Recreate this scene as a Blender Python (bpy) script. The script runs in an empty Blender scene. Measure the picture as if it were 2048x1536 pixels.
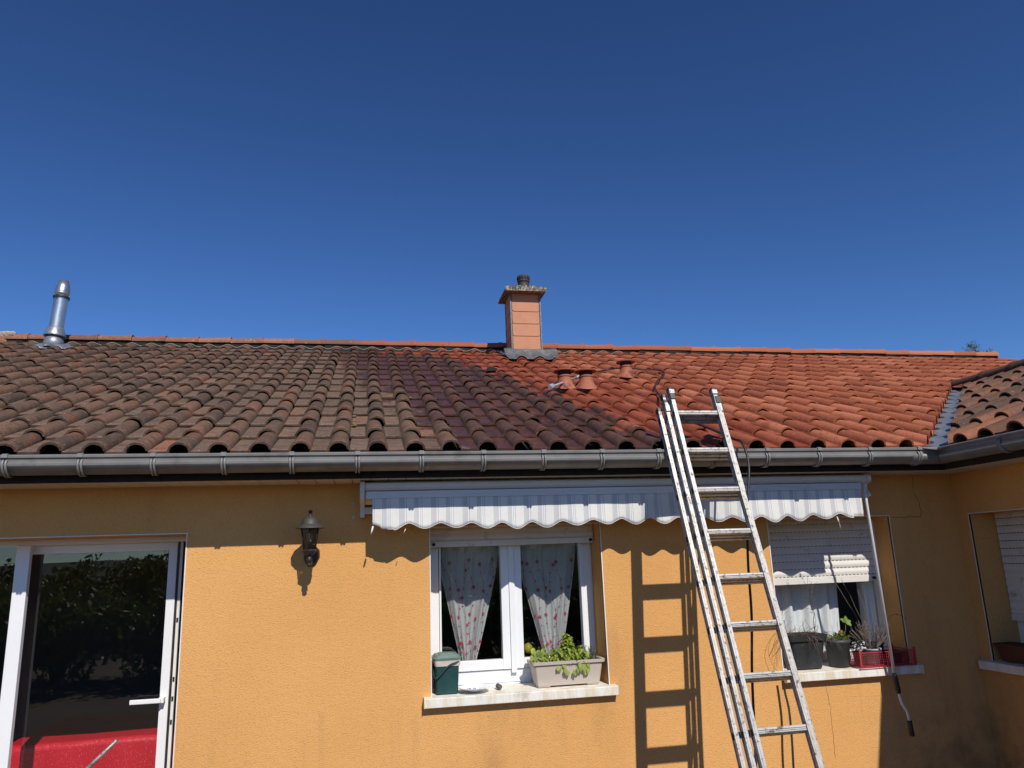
import bpy, bmesh, math, random
from mathutils import Vector, Matrix
random.seed(7)
PI = math.pi; R = math.radians
sc = bpy.context.scene

# ------------------------------------------------------------------ camera
cam_d = bpy.data.cameras.new("camera"); cam = bpy.data.objects.new("camera", cam_d)
sc.collection.objects.link(cam); sc.camera = cam
cr = Vector((0.9822, -0.1847, -0.0351)); cf = Vector((0.1878, 0.9557, 0.2265)).normalized()
cu = cr.cross(cf).normalized(); cr = cf.cross(cu).normalized()
cam.matrix_world = Matrix((cr, cu, -cf)).transposed().to_4x4()
cam_d.sensor_fit = 'HORIZONTAL'; cam_d.sensor_width = 36.0; cam_d.lens = 36.0 * 1517.3 / 2048
cam_d.clip_start = 0.05; cam_d.clip_end = 6000
sc.render.resolution_x = 1024; sc.render.resolution_y = 768

# ------------------------------------------------------------------ light
SD = Vector((-0.2, 1.0, -0.93)).normalized()          # direction the sunlight travels
sun_el = math.asin(-SD.z); to_sun = -SD
sun_az = math.atan2(to_sun.x, to_sun.y)               # from +Y towards +X
w = bpy.data.worlds.new("World"); sc.world = w; w.use_nodes = True
nt = w.node_tree; bg = nt.nodes['Background']
sky = nt.nodes.new('ShaderNodeTexSky'); sky.sky_type = 'NISHITA'; sky.sun_disc = False
sky.sun_elevation = sun_el; sky.sun_rotation = sun_az
sky.altitude = 500; sky.air_density = 1.0; sky.dust_density = 0.0; sky.ozone_density = 8.0
gm = nt.nodes.new('ShaderNodeGamma'); gm.inputs[1].default_value = 1.38      # deep polarised-looking blue overhead
nt.links.new(sky.outputs[0], gm.inputs[0]); nt.links.new(gm.outputs[0], bg.inputs[0]); bg.inputs[1].default_value = 0.055
sl = bpy.data.lights.new("sun", 'SUN'); sl.energy = 4.4; sl.angle = R(0.5); sl.color = (1.0, 0.94, 0.85)
so = bpy.data.objects.new("sun", sl); sc.collection.objects.link(so)
so.rotation_euler = SD.to_track_quat('-Z', 'Y').to_euler(); so.location = (2, -6, 8)
sc.view_settings.view_transform = 'Standard'; sc.view_settings.look = 'None'
sc.view_settings.exposure = 0; sc.view_settings.gamma = 1
sc.cycles.max_bounces = 8; sc.cycles.transparent_max_bounces = 24

# ------------------------------------------------------------------ helpers
def tag(o, label=None, cat=None, group=None, kind=None):
    for k, v in (('label', label), ('category', cat), ('group', group), ('kind', kind)):
        if v: o[k] = v
    return o
def thing(name, label, cat, loc=(0, 0, 0), group=None):
    o = bpy.data.objects.new(name, None); sc.collection.objects.link(o); o.location = loc
    o.empty_display_size = 0.1
    return tag(o, label, cat, group)
def wloc(o):
    v = Vector((0, 0, 0))
    while o: v = v + o.location; o = o.parent
    return v
class MB:
    def __init__(s): s.v = []; s.f = []; s.a = {}; s.sm = set(); s.mi = 0; s.fm = {}
    def add(s, vs, fs, smooth=False, **at):
        n = len(s.v); s.v += [tuple(p) for p in vs]
        for f in fs:
            if smooth: s.sm.add(len(s.f))
            if s.mi: s.fm[len(s.f)] = s.mi
            s.f.append([i + n for i in f])
        for k, val in at.items():
            L = s.a.setdefault(k, [0.0] * n); L += [0.0] * (n - len(L))
            L += val if isinstance(val, list) else [val] * len(vs)
        return s
    def box(s, a, b, M=None, **at):
        x0, y0, z0 = a; x1, y1, z1 = b
        vs = [Vector(p) for p in ((x0,y0,z0),(x1,y0,z0),(x1,y1,z0),(x0,y1,z0),(x0,y0,z1),(x1,y0,z1),(x1,y1,z1),(x0,y1,z1))]
        if M: vs = [M @ p for p in vs]
        return s.add(vs, [(0,3,2,1),(4,5,6,7),(0,1,5,4),(1,2,6,5),(2,3,7,6),(3,0,4,7)], **at)
    def tube(s, pts, r, n=8, caps=True, **at):
        pts = [Vector(p) for p in pts]; rs = r if isinstance(r, (list, tuple)) else [r] * len(pts)
        vs = []; fs = []; up = None
        for i, p in enumerate(pts):
            t = (pts[min(i+1, len(pts)-1)] - pts[max(i-1, 0)]).normalized()
            if up is None:
                up = Vector((0,0,1)) if abs(t.z) < .9 else Vector((1,0,0))
            a = t.cross(up).normalized(); b = a.cross(t).normalized(); up = b
            for k in range(n):
                an = 2*PI*k/n; vs.append(p + (a*math.cos(an) + b*math.sin(an))*rs[i])
        for i in range(len(pts)-1):
            for k in range(n):
                k2 = (k+1) % n; fs.append((i*n+k, i*n+k2, (i+1)*n+k2, (i+1)*n+k))
        s.add(vs, fs, smooth=True, **at)
        if caps:
            m = len(s.v) - len(vs)
            s.f.append([m+k for k in range(n)][::-1]); s.f.append([m+(len(pts)-1)*n+k for k in range(n)])
        return s
    def lathe(s, prof, c, n=24, smooth=True, rot=0.0, M=None):
        vs = []; fs = []
        for (r, z) in prof:
            for k in range(n):
                an = 2*PI*k/n + rot; p = Vector((r*math.cos(an), r*math.sin(an), z))
                if M: p = M @ p
                vs.append(Vector(c) + p)
        for i in range(len(prof)-1):
            for k in range(n):
                k2 = (k+1) % n; fs.append((i*n+k, i*n+k2, (i+1)*n+k2, (i+1)*n+k))
        return s.add(vs, fs, smooth=smooth)
    def grid(s, P, nu, nv, smooth=True, **at):
        vs = [P(i/(nu), j/(nv)) for j in range(nv+1) for i in range(nu+1)]
        fs = [(j*(nu+1)+i, j*(nu+1)+i+1, (j+1)*(nu+1)+i+1, (j+1)*(nu+1)+i) for j in range(nv) for i in range(nu)]
        return s.add(vs, fs, smooth=smooth, **at)
    def prism(s, poly, y0, y1, axis='y'):
        n = len(poly)
        def P(a, b, c): return (a, c, b) if axis == 'y' else ((c, a, b) if axis == 'x' else (a, b, c))
        vs = [P(a, b, y0) for a, b in poly] + [P(a, b, y1) for a, b in poly]
        fs = [tuple(range(n)), tuple(range(2*n-1, n-1, -1))] + [(i, (i+1) % n, n+(i+1) % n, n+i) for i in range(n)]
        return s.add(vs, fs)
    def build(s, name, mat, parent=None, bevel=0, post=None, solid=0, fixn=False):
        me = bpy.data.meshes.new(name); off = wloc(parent) if parent else Vector((0,0,0))
        me.from_pydata([tuple(Vector(p) - off) for p in s.v], [], s.f)
        for k, L in s.a.items():
            L = L + [0.0] * (len(s.v) - len(L))
            at = me.attributes.new(k, 'FLOAT', 'POINT'); at.data.foreach_set('value', L)
        for i in s.sm: me.polygons[i].use_smooth = True
        if post or fixn:
            bm = bmesh.new(); bm.from_mesh(me)
            if post: post(bm, off)
            if fixn: bmesh.ops.recalc_face_normals(bm, faces=bm.faces)
            bm.to_mesh(me); bm.free()
        for m__ in (mat if isinstance(mat, (list, tuple)) else [mat]): me.materials.append(m__)
        for i, k in s.fm.items(): me.polygons[i].material_index = k
        me.update()
        o = bpy.data.objects.new(name, me); sc.collection.objects.link(o)
        if parent: o.parent = parent
        if solid:
            m = o.modifiers.new('solid', 'SOLIDIFY'); m.thickness = solid; m.offset = 0
        if bevel:
            m = o.modifiers.new('bevel', 'BEVEL'); m.width = bevel; m.segments = 2; m.limit_method = 'ANGLE'; m.angle_limit = R(40)
        return o

# ---- node helpers
def mat(name, col=(.5,.5,.5), rough=.6, metal=0.0, spec=None):
    m = bpy.data.materials.new(name); m.use_nodes = True
    b = m.node_tree.nodes['Principled BSDF']
    b.inputs['Base Color'].default_value = (*col, 1); b.inputs['Roughness'].default_value = rough
    b.inputs['Metallic'].default_value = metal
    if spec is not None: b.inputs['Specular IOR Level'].default_value = spec
    m.diffuse_color = (*col, 1)
    return m
class N:
    """small wrapper to write node graphs"""
    def __init__(s, m):
        s.m = m; s.t = m.node_tree; s.b = s.t.nodes['Principled BSDF']
        s.co = s.t.nodes.new('ShaderNodeTexCoord').outputs['Object']
    def new(s, typ, **kw):
        n = s.t.nodes.new(typ)
        for k, v in kw.items(): setattr(n, k, v)
        return n
    def L(s, a, b): s.t.links.new(a, b)
    def setin(s, sock, v):
        if isinstance(v, bpy.types.NodeSocket): s.L(v, sock)
        elif isinstance(v, (tuple, list)) and len(v) == 3 and sock.type == 'RGBA': sock.default_value = (*v, 1)
        else: sock.default_value = v
    def mapc(s, scale=(1,1,1), loc=(0,0,0), rot=(0,0,0)):
        n = s.new('ShaderNodeMapping'); s.L(s.co, n.inputs[0])
        n.inputs['Location'].default_value = loc; n.inputs['Rotation'].default_value = rot; n.inputs['Scale'].default_value = scale
        return n.outputs[0]
    def noise(s, scale, detail=4, rough=.6, co=None, col=False):
        n = s.new('ShaderNodeTexNoise'); s.L(co if co is not None else s.co, n.inputs['Vector'])
        n.inputs['Scale'].default_value = scale; n.inputs['Detail'].default_value = detail; n.inputs['Roughness'].default_value = rough
        return n.outputs['Color' if col else 'Fac']
    def vor(s, scale, co=None, out='Distance', feature='F1'):
        n = s.new('ShaderNodeTexVoronoi', feature=feature); s.L(co if co is not None else s.co, n.inputs['Vector'])
        n.inputs['Scale'].default_value = scale
        return n.outputs[out]
    def ramp(s, fac, *stops):
        n = s.new('ShaderNodeValToRGB'); s.L(fac, n.inputs[0]); e = n.color_ramp.elements
        while len(e) < len(stops): e.new(.5)
        for i, (p, c) in enumerate(stops):
            e[i].position = p; e[i].color = (*c, 1) if isinstance(c, (tuple, list)) else (c, c, c, 1)
        return n.outputs[0]
    def step(s, x, a, b):
        n = s.new('ShaderNodeMapRange'); n.interpolation_type = 'SMOOTHSTEP'
        s.setin(n.inputs[0], x); n.inputs[1].default_value = a; n.inputs[2].default_value = b
        return n.outputs[0]
    def math(s, op, a, b=0.0, c=0.0):
        n = s.new('ShaderNodeMath', operation=op); s.setin(n.inputs[0], a); s.setin(n.inputs[1], b); s.setin(n.inputs[2], c)
        return n.outputs[0]
    def mix(s, f, a, b, mode='MIX'):
        n = s.new('ShaderNodeMix', data_type='RGBA', blend_type=mode)
        s.setin(n.inputs['Factor'], f); s.setin(n.inputs[6], a); s.setin(n.inputs[7], b)
        return n.outputs[2]
    def sep(s, co=None):
        n = s.new('ShaderNodeSeparateXYZ'); s.L(co if co is not None else s.co, n.inputs[0]); return n.outputs
    def attr(s, name):
        n = s.new('ShaderNodeAttribute', attribute_name=name); return n.outputs['Fac']
    def col(s, v): s.setin(s.b.inputs['Base Color'], v)
    def rough(s, v): s.setin(s.b.inputs['Roughness'], v)
    def bump(s, h, strength=.3, dist=.01, chain=None):
        n = s.new('ShaderNodeBump'); s.L(h, n.inputs['Height']); n.inputs['Strength'].default_value = strength
        n.inputs['Distance'].default_value = dist
        if chain is not None: s.L(chain, n.inputs['Normal'])
        s.L(n.outputs[0], s.b.inputs['Normal']); return n.outputs[0]
def noisy(name, col, rough=.6, metal=0.0, var=.25, scale=8, bump=0.0, bscale=60, dark=None, dscale=20, dth=(.55,.75), spec=None):
    """plain coloured material with broken-up tone, optional dirt and fine bump"""
    m = mat(name, col, rough, metal, spec); n = N(m)
    c = n.ramp(n.noise(scale, 6, .65), (.25, tuple(x*(1-var) for x in col)), (.75, tuple(min(1, x*(1+var)) for x in col)))
    if dark:
        c = n.mix(n.step(n.noise(dscale, 8, .7), *dth), c, dark)
    n.col(c); n.rough(n.ramp(n.noise(scale*3, 4), (.3, max(0, rough-.1)), (.7, min(1, rough+.12))))
    if bump: n.bump(n.noise(bscale, 5), bump, .004)
    return m

# ------------------------------------------------------------------ constants (camera is the origin, terrace at GZ)
GZ = -1.75
YW = 4.80; XW = 4.14                 # main wall plane, wing wall plane
SL = 0.4022; Y0 = 4.407; Z0 = 0.632  # pan plane of the main roof: z = Z0 + (y-Y0)*SL
AG = math.atan(SL); CA = math.cos(AG); SA = math.sin(AG)
W = 0.215; G = 0.3588; NR = 15
XE = 3.75; TW = 2.40                 # wing eaves, run of wing slope
YR = Y0 + NR*G*CA; ZR = Z0 + NR*G*SA

# ------------------------------------------------------------------ materials
def m_render():
    m = mat('ochre_render', (.68,.36,.13), .92, spec=.15); n = N(m)
    big = n.noise(.9, 5, .6); fine = n.noise(45, 6, .7)
    c = n.ramp(big, (.3, (.635,.325,.108)), (.7, (.715,.385,.140)))
    st = n.mapc((.6,1,1), rot=(0,.35,0))
    pit = n.vor(80, co=st)
    dots = n.noise(150, 2, .55, co=st)
    c = n.mix(n.math('MULTIPLY', n.step(dots, .55, .68), .5), c, (.40,.20,.07))
    c = n.mix(n.math('MULTIPLY', n.step(fine, .52, .72), .35), c, (.78,.45,.18))
    # rain splash and grime below sills and on the wing
    s = n.sep()
    g1 = n.math('MULTIPLY', n.step(n.noise(2.2, 7, .7, co=n.mapc((1,1,.25))), .52, .75), .35)
    c = n.mix(g1, c, (.30,.17,.075))
    low = n.math('MULTIPLY', n.step(s[2], 0.95, 0.35), n.math('MULTIPLY', n.step(n.noise(5, 6, .65), .4, .68), n.step(s[0], 3.0, 3.8)))
    c = n.mix(n.math('MULTIPLY', low, .5), c, (.17,.10,.055))
    drip = n.math('MULTIPLY', n.step(n.noise(7, 6, .7, co=n.mapc((1.6,1,.12))), .52, .66), n.math('MULTIPLY', n.step(s[2], .30, .93), n.math('LESS_THAN', s[2], .94)))
    c = n.mix(n.math('MULTIPLY', drip, .16), c, (.30,.18,.09))
    # smoky stain above the awning
    n.col(c)
    b1 = n.bump(dots, .7, .005)
    n.bump(n.noise(38, 4, .6, co=st), .35, .006, chain=b1)
    return m
def m_tile(name, wing=False, ridge=False):
    m = mat(name, (.4,.12,.05), .85, spec=.3); n = N(m)
    s = n.sep(); X, Y, Z = s[0], n.math('ADD', s[1], YW), s[2]   # house origin lies at y = YW
    rnd = n.attr('rnd'); rn2 = n.attr('rnd2'); pan = n.attr('pan'); vv = n.attr('along')
    # clean terracotta
    clean = n.ramp(rnd, (0, (.250,.068,.033)), (.5, (.365,.105,.047)), (1, (.48,.165,.085)))
    clean = n.mix(n.math('MULTIPLY', n.step(n.noise(7, 6, .7), .5, .75), .45), clean, (.20,.058,.028))
    clean = n.mix(n.math('MULTIPLY', n.step(n.noise(40, 5, .7), .52, .68), .5), clean, (.52,.20,.10))
    clean = n.mix(n.math('MULTIPLY', n.step(n.noise(18, 9, .8, co=n.mapc((.7,1.8,1.8))), .54, .64), .55), clean, (.19,.055,.030))
    # weathered, lichened
    streak = n.noise(9, 8, .75, co=n.mapc((1.0, 2.6, 2.6) if not wing else (2.6,1.0,2.6)))
    old = n.ramp(rnd, (0, (.070,.046,.033)), (.45, (.112,.073,.050)), (1, (.165,.090,.056)))
    old = n.mix(n.step(streak, .50, .72), old, (.235,.098,.054))
    old = n.mix(n.math('MULTIPLY', n.step(n.noise(4, 5, .7), .48, .7), .6), old, (.26,.095,.048))
    panc = n.ramp(rn2, (0, (.110,.078,.056)), (.5, (.150,.102,.074)), (.90, (.19,.118,.082)), (1, (.28,.12,.070)))
    old = n.mix(n.math('MULTIPLY', pan, .8), old, panc)
    old = n.mix(n.math('MULTIPLY', n.step(n.noise(13, 9, .82, co=n.mapc((.6,2.2,2.2))), .50, .60), .80), old, (.050,.034,.027))
    old = n.mix(n.math('MULTIPLY', n.step(n.noise(24, 8, .8, co=n.mapc((.7,2.0,2.0), loc=(3,1,0))), .56, .63), .60), old, (.27,.17,.12))
    # pale lichen specks, more at front lips of the pans
    lic = n.noise(60, 3, .6, co=n.mapc((1,2.0,2.0)))
    front = n.step(vv, .30, .0)
    th = n.math('SUBTRACT', lic, n.math('MULTIPLY', n.math('SUBTRACT', 1.0, front), .075))
    th = n.math('ADD', th, n.math('MULTIPLY', pan, .02))
    old = n.mix(n.step(th, .585, .64), old, (.36,.31,.245))
    edge = n.math('ADD', n.math('MULTIPLY', n.math('SUBTRACT', n.noise(1.7, 4, .6), .5), .8), n.math('MULTIPLY', n.math('SUBTRACT', rnd, .5), .22))
    edge = n.math('ADD', edge, n.math('MULTIPLY', n.math('SUBTRACT', n.noise(13, 7, .75, co=n.mapc((1,.35,.35))), .5), .75))
    if wing:
        f = n.step(n.math('ADD', n.math('SUBTRACT', 4.0, X), n.math('MULTIPLY', edge, 1.3)), -.1, .4)
        cl = n.math('MULTIPLY', f, .35)
        old = n.mix(.45, old, n.ramp(rnd, (0, (.085,.045,.030)), (1, (.20,.085,.050))))
        old = n.mix(n.math('MULTIPLY', n.step(n.noise(30, 8, .8), .50, .64), .6), old, (.07,.04,.03))
        n.col(n.mix(cl, old, clean)); n.rough(.85)
    else:
        # cleaning has advanced from the right up to a slanting line
        line = n.math('SUBTRACT', X, n.math('MULTIPLY_ADD', n.math('SUBTRACT', Y, 4.407), -.215, 1.86))
        d = n.math('ADD', line, edge)
        near = n.math('MULTIPLY', n.step(Y, 8.75, 9.15), .75)          # the strip under the ridge is done further left
        if ridge: near = 0.9
        d2 = n.math('ADD', d, near)
        f = n.step(d2, -.05, .10)
        # wet zone on both sides of the line
        wet = n.math('MULTIPLY', n.step(line, -2.2, -.5), n.step(line, 2.1, .3))
        wn = n.math('ADD', wet, n.math('MULTIPLY', n.math('SUBTRACT', n.noise(6, 6, .7, co=n.mapc((1,.5,.5))), .5), 1.1))
        wn = n.math('SUBTRACT', wn, n.math('MULTIPLY', n.math('SUBTRACT', 1.0, pan), .12))
        wetm = n.step(wn, .42, .60)
        wetm = n.math('MULTIPLY', wetm, n.step(line, 2.3, .9))
        wold = n.ramp(n.noise(9, 8, .75), (.38, (.036,.016,.014)), (.52, (.075,.026,.020)), (.68, (.150,.052,.030)))
        wold = n.mix(n.math('MULTIPLY', pan, .38), wold, n.ramp(rn2, (0, (.045,.021,.022)), (.6, (.080,.032,.026)), (1, (.15,.055,.032))))
        wold = n.mix(n.step(n.noise(34, 7, .8), .575, .62), wold, (.26,.135,.085))
        oldm = n.mix(n.math('MULTIPLY', wetm, n.math('MULTIPLY_ADD', pan, .30, .62)), old, wold)
        cw = n.mix(n.math('MULTIPLY', wetm, .55), clean, (.25,.048,.020))
        # lichen left behind in the joints of the cleaned tiles
        left = n.math('MULTIPLY', n.step(n.noise(17, 9, .8), .55, .60), n.step(line, 3.2, .2))
        cw = n.mix(n.math('MULTIPLY', left, .7), cw, (.07,.034,.026))
        if ridge:
            oldm = n.mix(.6, oldm, n.ramp(rnd, (0, (.26,.10,.058)), (1, (.46,.19,.11))))
            oldm = n.mix(n.math('MULTIPLY', n.step(n.noise(30, 8, .8), .52, .60), .7), oldm, (.12,.075,.055))
            oldm = n.mix(n.step(n.noise(22, 7, .75), .60, .66), oldm, (.48,.42,.34))
            cw = n.mix(.3, cw, (.38,.14,.07))
        n.col(n.mix(f, oldm, cw))
        rr = n.math('SUBTRACT', .88, n.math('MULTIPLY', wetm, n.math('MULTIPLY_ADD', pan, .33, .22)))
        n.rough(rr)
    b1 = n.bump(n.noise(55, 8, .75), .6, .005)
    n.bump(n.noise(14, 4, .6), .35, .010, chain=b1)
    return m
M = {}
M['render'] = m_render()
M['tile'] = m_tile('clay_tile'); M['tile_wing'] = m_tile('clay_tile_wing', wing=True); M['tile_ridge'] = m_tile('ridge_tile', ridge=True)
M['gutter'] = noisy('grey_plastic_gutter', (.185,.178,.168), .42, var=.2, scale=5, dark=(.12,.11,.095), dscale=7, dth=(.5,.72))
M['bracket'] = noisy('grey_plastic_clip', (.215,.213,.207), .38, var=.1, scale=30)
M['fascia'] = noisy('dark_brown_paint', (.014,.010,.008), .85, var=.3)
M['soffit'] = noisy('cream_soffit', (.52,.46,.38), .6, var=.08)
M['deck'] = mat('roof_felt', (.02,.017,.015), .95)
M['pvc'] = noisy('white_plastic', (.78,.79,.80), .38, var=.03, scale=4, bump=.02)
M['pvc_dirty'] = noisy('dirty_white_plastic', (.68,.66,.62), .55, var=.09, scale=5, dark=(.36,.32,.26), dscale=11, dth=(.55,.75))
M['slot'] = mat('dark_slot', (.01,.01,.01), .8)
M['bead'] = noisy('white_corner_bead', (.74,.72,.68), .6, var=.08, dark=(.42,.36,.28), dscale=6, dth=(.55,.8))
M['black_rubber'] = noisy('black_rubber', (.018,.018,.019), .45, var=.3)
M['room'] = noisy('room_paint', (.16,.14,.12), .9, var=.1, scale=1)
M['zinc'] = noisy('zinc_sheet', (.30,.32,.35), .42, metal=.6, var=.25, scale=5, dark=(.16,.16,.17), dscale=9, bump=.25, bscale=14)
M['lead'] = noisy('lead_sheet', (.14,.145,.15), .45, metal=.4, var=.4, scale=12, bump=.7, bscale=26)
M['steel'] = noisy('stainless_flue', (.42,.46,.50), .36, metal=.85, var=.06, scale=2)
M['alu'] = noisy('aluminium', (.42,.415,.40), .46, metal=.4, var=.16, scale=12, dark=(.15,.125,.105), dscale=38, dth=(.53,.63), bump=.12)
M['alu_dirty'] = noisy('muddy_aluminium', (.46,.44,.41), .55, metal=.3, var=.25, scale=14, dark=(.12,.09,.07), dscale=40, dth=(.53,.64), bump=.2)
M['paint_metal'] = noisy('pale_enamel', (.64,.655,.67), .35, var=.05, scale=2, dark=(.40,.42,.44), dscale=4, dth=(.6,.85))
M['green_pl'] = noisy('dark_green_plastic', (.010,.050,.047), .45, var=.12, scale=5)
M['green_lid'] = noisy('faded_green_plastic', (.13,.20,.165), .5, var=.18, scale=9, dark=(.30,.33,.28), dscale=20)
M['bag'] = noisy('pale_liner', (.62,.54,.47), .6, var=.15, scale=20, bump=.4, bscale=40)
M['china'] = noisy('white_china', (.80,.82,.85), .15, var=.02)
M['beige_pl'] = noisy('beige_plastic', (.50,.43,.365), .6, var=.06, scale=3, dark=(.36,.28,.22), dscale=12, dth=(.58,.8))
M['brown_pl'] = noisy('brown_plastic', (.085,.028,.016), .6, var=.15)
M['black_pl'] = noisy('black_plastic', (.026,.027,.029), .5, var=.25, dark=(.06,.06,.058), dscale=12)
M['grey_pl'] = noisy('charcoal_plastic', (.055,.058,.062), .55, var=.2)
M['lgrey_pl'] = noisy('grey_plastic', (.30,.32,.34), .5, var=.1)
M['blue_pl'] = noisy('navy_plastic', (.03,.04,.09), .5, var=.1)
M['red_pl'] = noisy('red_plastic', (.48,.04,.05), .4, var=.12)
M['soil'] = noisy('potting_soil', (.035,.024,.016), .95, var=.5, scale=40, bump=.8)
M['terracotta'] = noisy('terracotta', (.25,.062,.028), .7, var=.15, dark=(.12,.04,.025), dscale=14, dth=(.55,.66)); M['vent_clay'] = noisy('vent_clay', (.36,.115,.060), .75, var=.15, scale=10, dark=(.13,.045,.03), dscale=9, dth=(.50,.62))
M['lantern'] = noisy('dark_lantern_metal', (.030,.030,.031), .5, metal=.3, var=.25, scale=14)
M['lantern_top'] = noisy('weathered_lantern_metal', (.058,.056,.052), .55, metal=.2, var=.2, scale=14, dark=(.10,.07,.05), dscale=18)
M['bulb'] = mat('frosted_bulb', (.75,.72,.62), .25)
M['wood_dead'] = noisy('dead_stem', (.17,.12,.09), .9, var=.35, scale=30)
M['lav'] = noisy('grey_brown_twig', (.20,.155,.125), .9, var=.3, scale=30)
M['white_bits'] = noisy('speckled_white', (.55,.55,.53), .7, var=.3, scale=60, dark=(.15,.13,.11), dscale=80)
M['lemon'] = noisy('yellow_fruit', (.30,.27,.02), .45, var=.1)
M['strap'] = noisy('black_webbing', (.014,.020,.018), .7, var=.3)
M['moss'] = noisy('moss', (.22,.19,.035), .95, var=.5, scale=60, bump=.9)
M['mortar'] = noisy('mortar', (.40,.34,.28), .95, var=.25, scale=30, bump=.9)
M['closure'] = noisy('ridge_closure', (.30,.275,.25), .8, var=.2, scale=20)
def m_leaf(name, a, b, tr=.35):
    m = mat(name, a, .5); n = N(m)
    oi = n.attr('rnd'); n.col(n.ramp(oi, (0, a), (1, b)))
    t = n.new('ShaderNodeBsdfTranslucent'); n.L(n.ramp(oi, (0, a), (1, b)), t.inputs[0])
    mx = n.new('ShaderNodeMixShader'); mx.inputs[0].default_value = tr
    n.L(n.b.outputs[0], mx.inputs[1]); n.L(t.outputs[0], mx.inputs[2])
    n.L(mx.outputs[0], n.t.nodes['Material Output'].inputs[0]); return m
M['basil'] = m_leaf('basil_leaf', (.15,.24,.03), (.42,.47,.085))
M['rosemary'] = m_leaf('rosemary_leaf', (.045,.075,.03), (.10,.13,.05), .15)
M['bush'] = m_leaf('shrub_leaf', (.055,.085,.020), (.17,.20,.045), .45)
M['strawb'] = m_leaf('weed_leaf', (.10,.18,.03), (.26,.27,.06), .3)
def m_glass(name, tint=(.90,.93,.92), refl=1.0):
    m = bpy.data.materials.new(name); m.use_nodes = True; t = m.node_tree; t.nodes.clear()
    out = t.nodes.new('ShaderNodeOutputMaterial'); mx = t.nodes.new('ShaderNodeMixShader')
    tr = t.nodes.new('ShaderNodeBsdfTransparent'); tr.inputs[0].default_value = (*tint, 1)
    gl = t.nodes.new('ShaderNodeBsdfGlossy'); gl.inputs['Roughness'].default_value = .004
    ge = t.nodes.new('ShaderNodeNewGeometry'); dt = t.nodes.new('ShaderNodeVectorMath'); dt.operation = 'DOT_PRODUCT'
    t.links.new(ge.outputs['Normal'], dt.inputs[0]); t.links.new(ge.outputs['Incoming'], dt.inputs[1])
    def mt(op, a, b_=None, c_=None):
        n = t.nodes.new('ShaderNodeMath'); n.operation = op
        for i, v in enumerate((a, b_, c_)):
            if v is None: continue
            if isinstance(v, (int, float)): n.inputs[i].default_value = v
            else: t.links.new(v, n.inputs[i])
        return n.outputs[0]
    fac = mt('MULTIPLY_ADD', mt('POWER', mt('SUBTRACT', 1.0, mt('ABSOLUTE', dt.outputs['Value'])), 5), .85, .125*refl)
    nz = t.nodes.new('ShaderNodeTexNoise'); nz.inputs['Scale'].default_value = 2.5; nz.inputs['Detail'].default_value = 1
    bp = t.nodes.new('ShaderNodeBump'); bp.inputs['Strength'].default_value = .012; bp.inputs['Distance'].default_value = .05
    t.links.new(nz.outputs[0], bp.inputs['Height']); t.links.new(bp.outputs[0], gl.inputs['Normal'])
    t.links.new(fac, mx.inputs[0])
    t.links.new(tr.outputs[0], mx.inputs[1]); t.links.new(gl.outputs[0], mx.inputs[2]); t.links.new(mx.outputs[0], out.inputs[0])
    return m
M['glass'] = m_glass('window_glass'); M['glass_lamp'] = m_glass('lamp_glass', (.42,.42,.40), .9)
def m_cloth(name, col, opac, tl=.4, stripe=False):
    m = mat(name, col, .85, spec=.1); n = N(m)
    wv = n.new('ShaderNodeTexWave'); wv.inputs['Scale'].default_value = 160; n.L(n.co, wv.inputs[0])
    c = n.ramp(n.noise(6, 5, .6), (.3, tuple(x*.92 for x in col)), (.7, col)); n.col(c)
    t = n.new('ShaderNodeBsdfTranslucent'); n.L(c, t.inputs[0])
    mx = n.new('ShaderNodeMixShader'); mx.inputs[0].default_value = tl
    n.L(n.b.outputs[0], mx.inputs[1]); n.L(t.outputs[0], mx.inputs[2])
    tp = n.new('ShaderNodeBsdfTransparent'); m2 = n.new('ShaderNodeMixShader')
    n.setin(m2.inputs[0], n.math('MULTIPLY_ADD', n.noise(220, 2), .5, opac-.25))
    n.L(tp.outputs[0], m2.inputs[1]); n.L(mx.outputs[0], m2.inputs[2])
    n.L(m2.outputs[0], n.t.nodes['Material Output'].inputs[0]); return m
M['sheer'] = m_cloth('sheer_white_voile', (.90,.91,.92), .63, .18)
M['curtain'] = m_cloth('pale_grey_curtain', (.74,.78,.79), 1.3, .2)
M['embroidery'] = mat('red_embroidery', (.40,.012,.035), .7)
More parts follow.
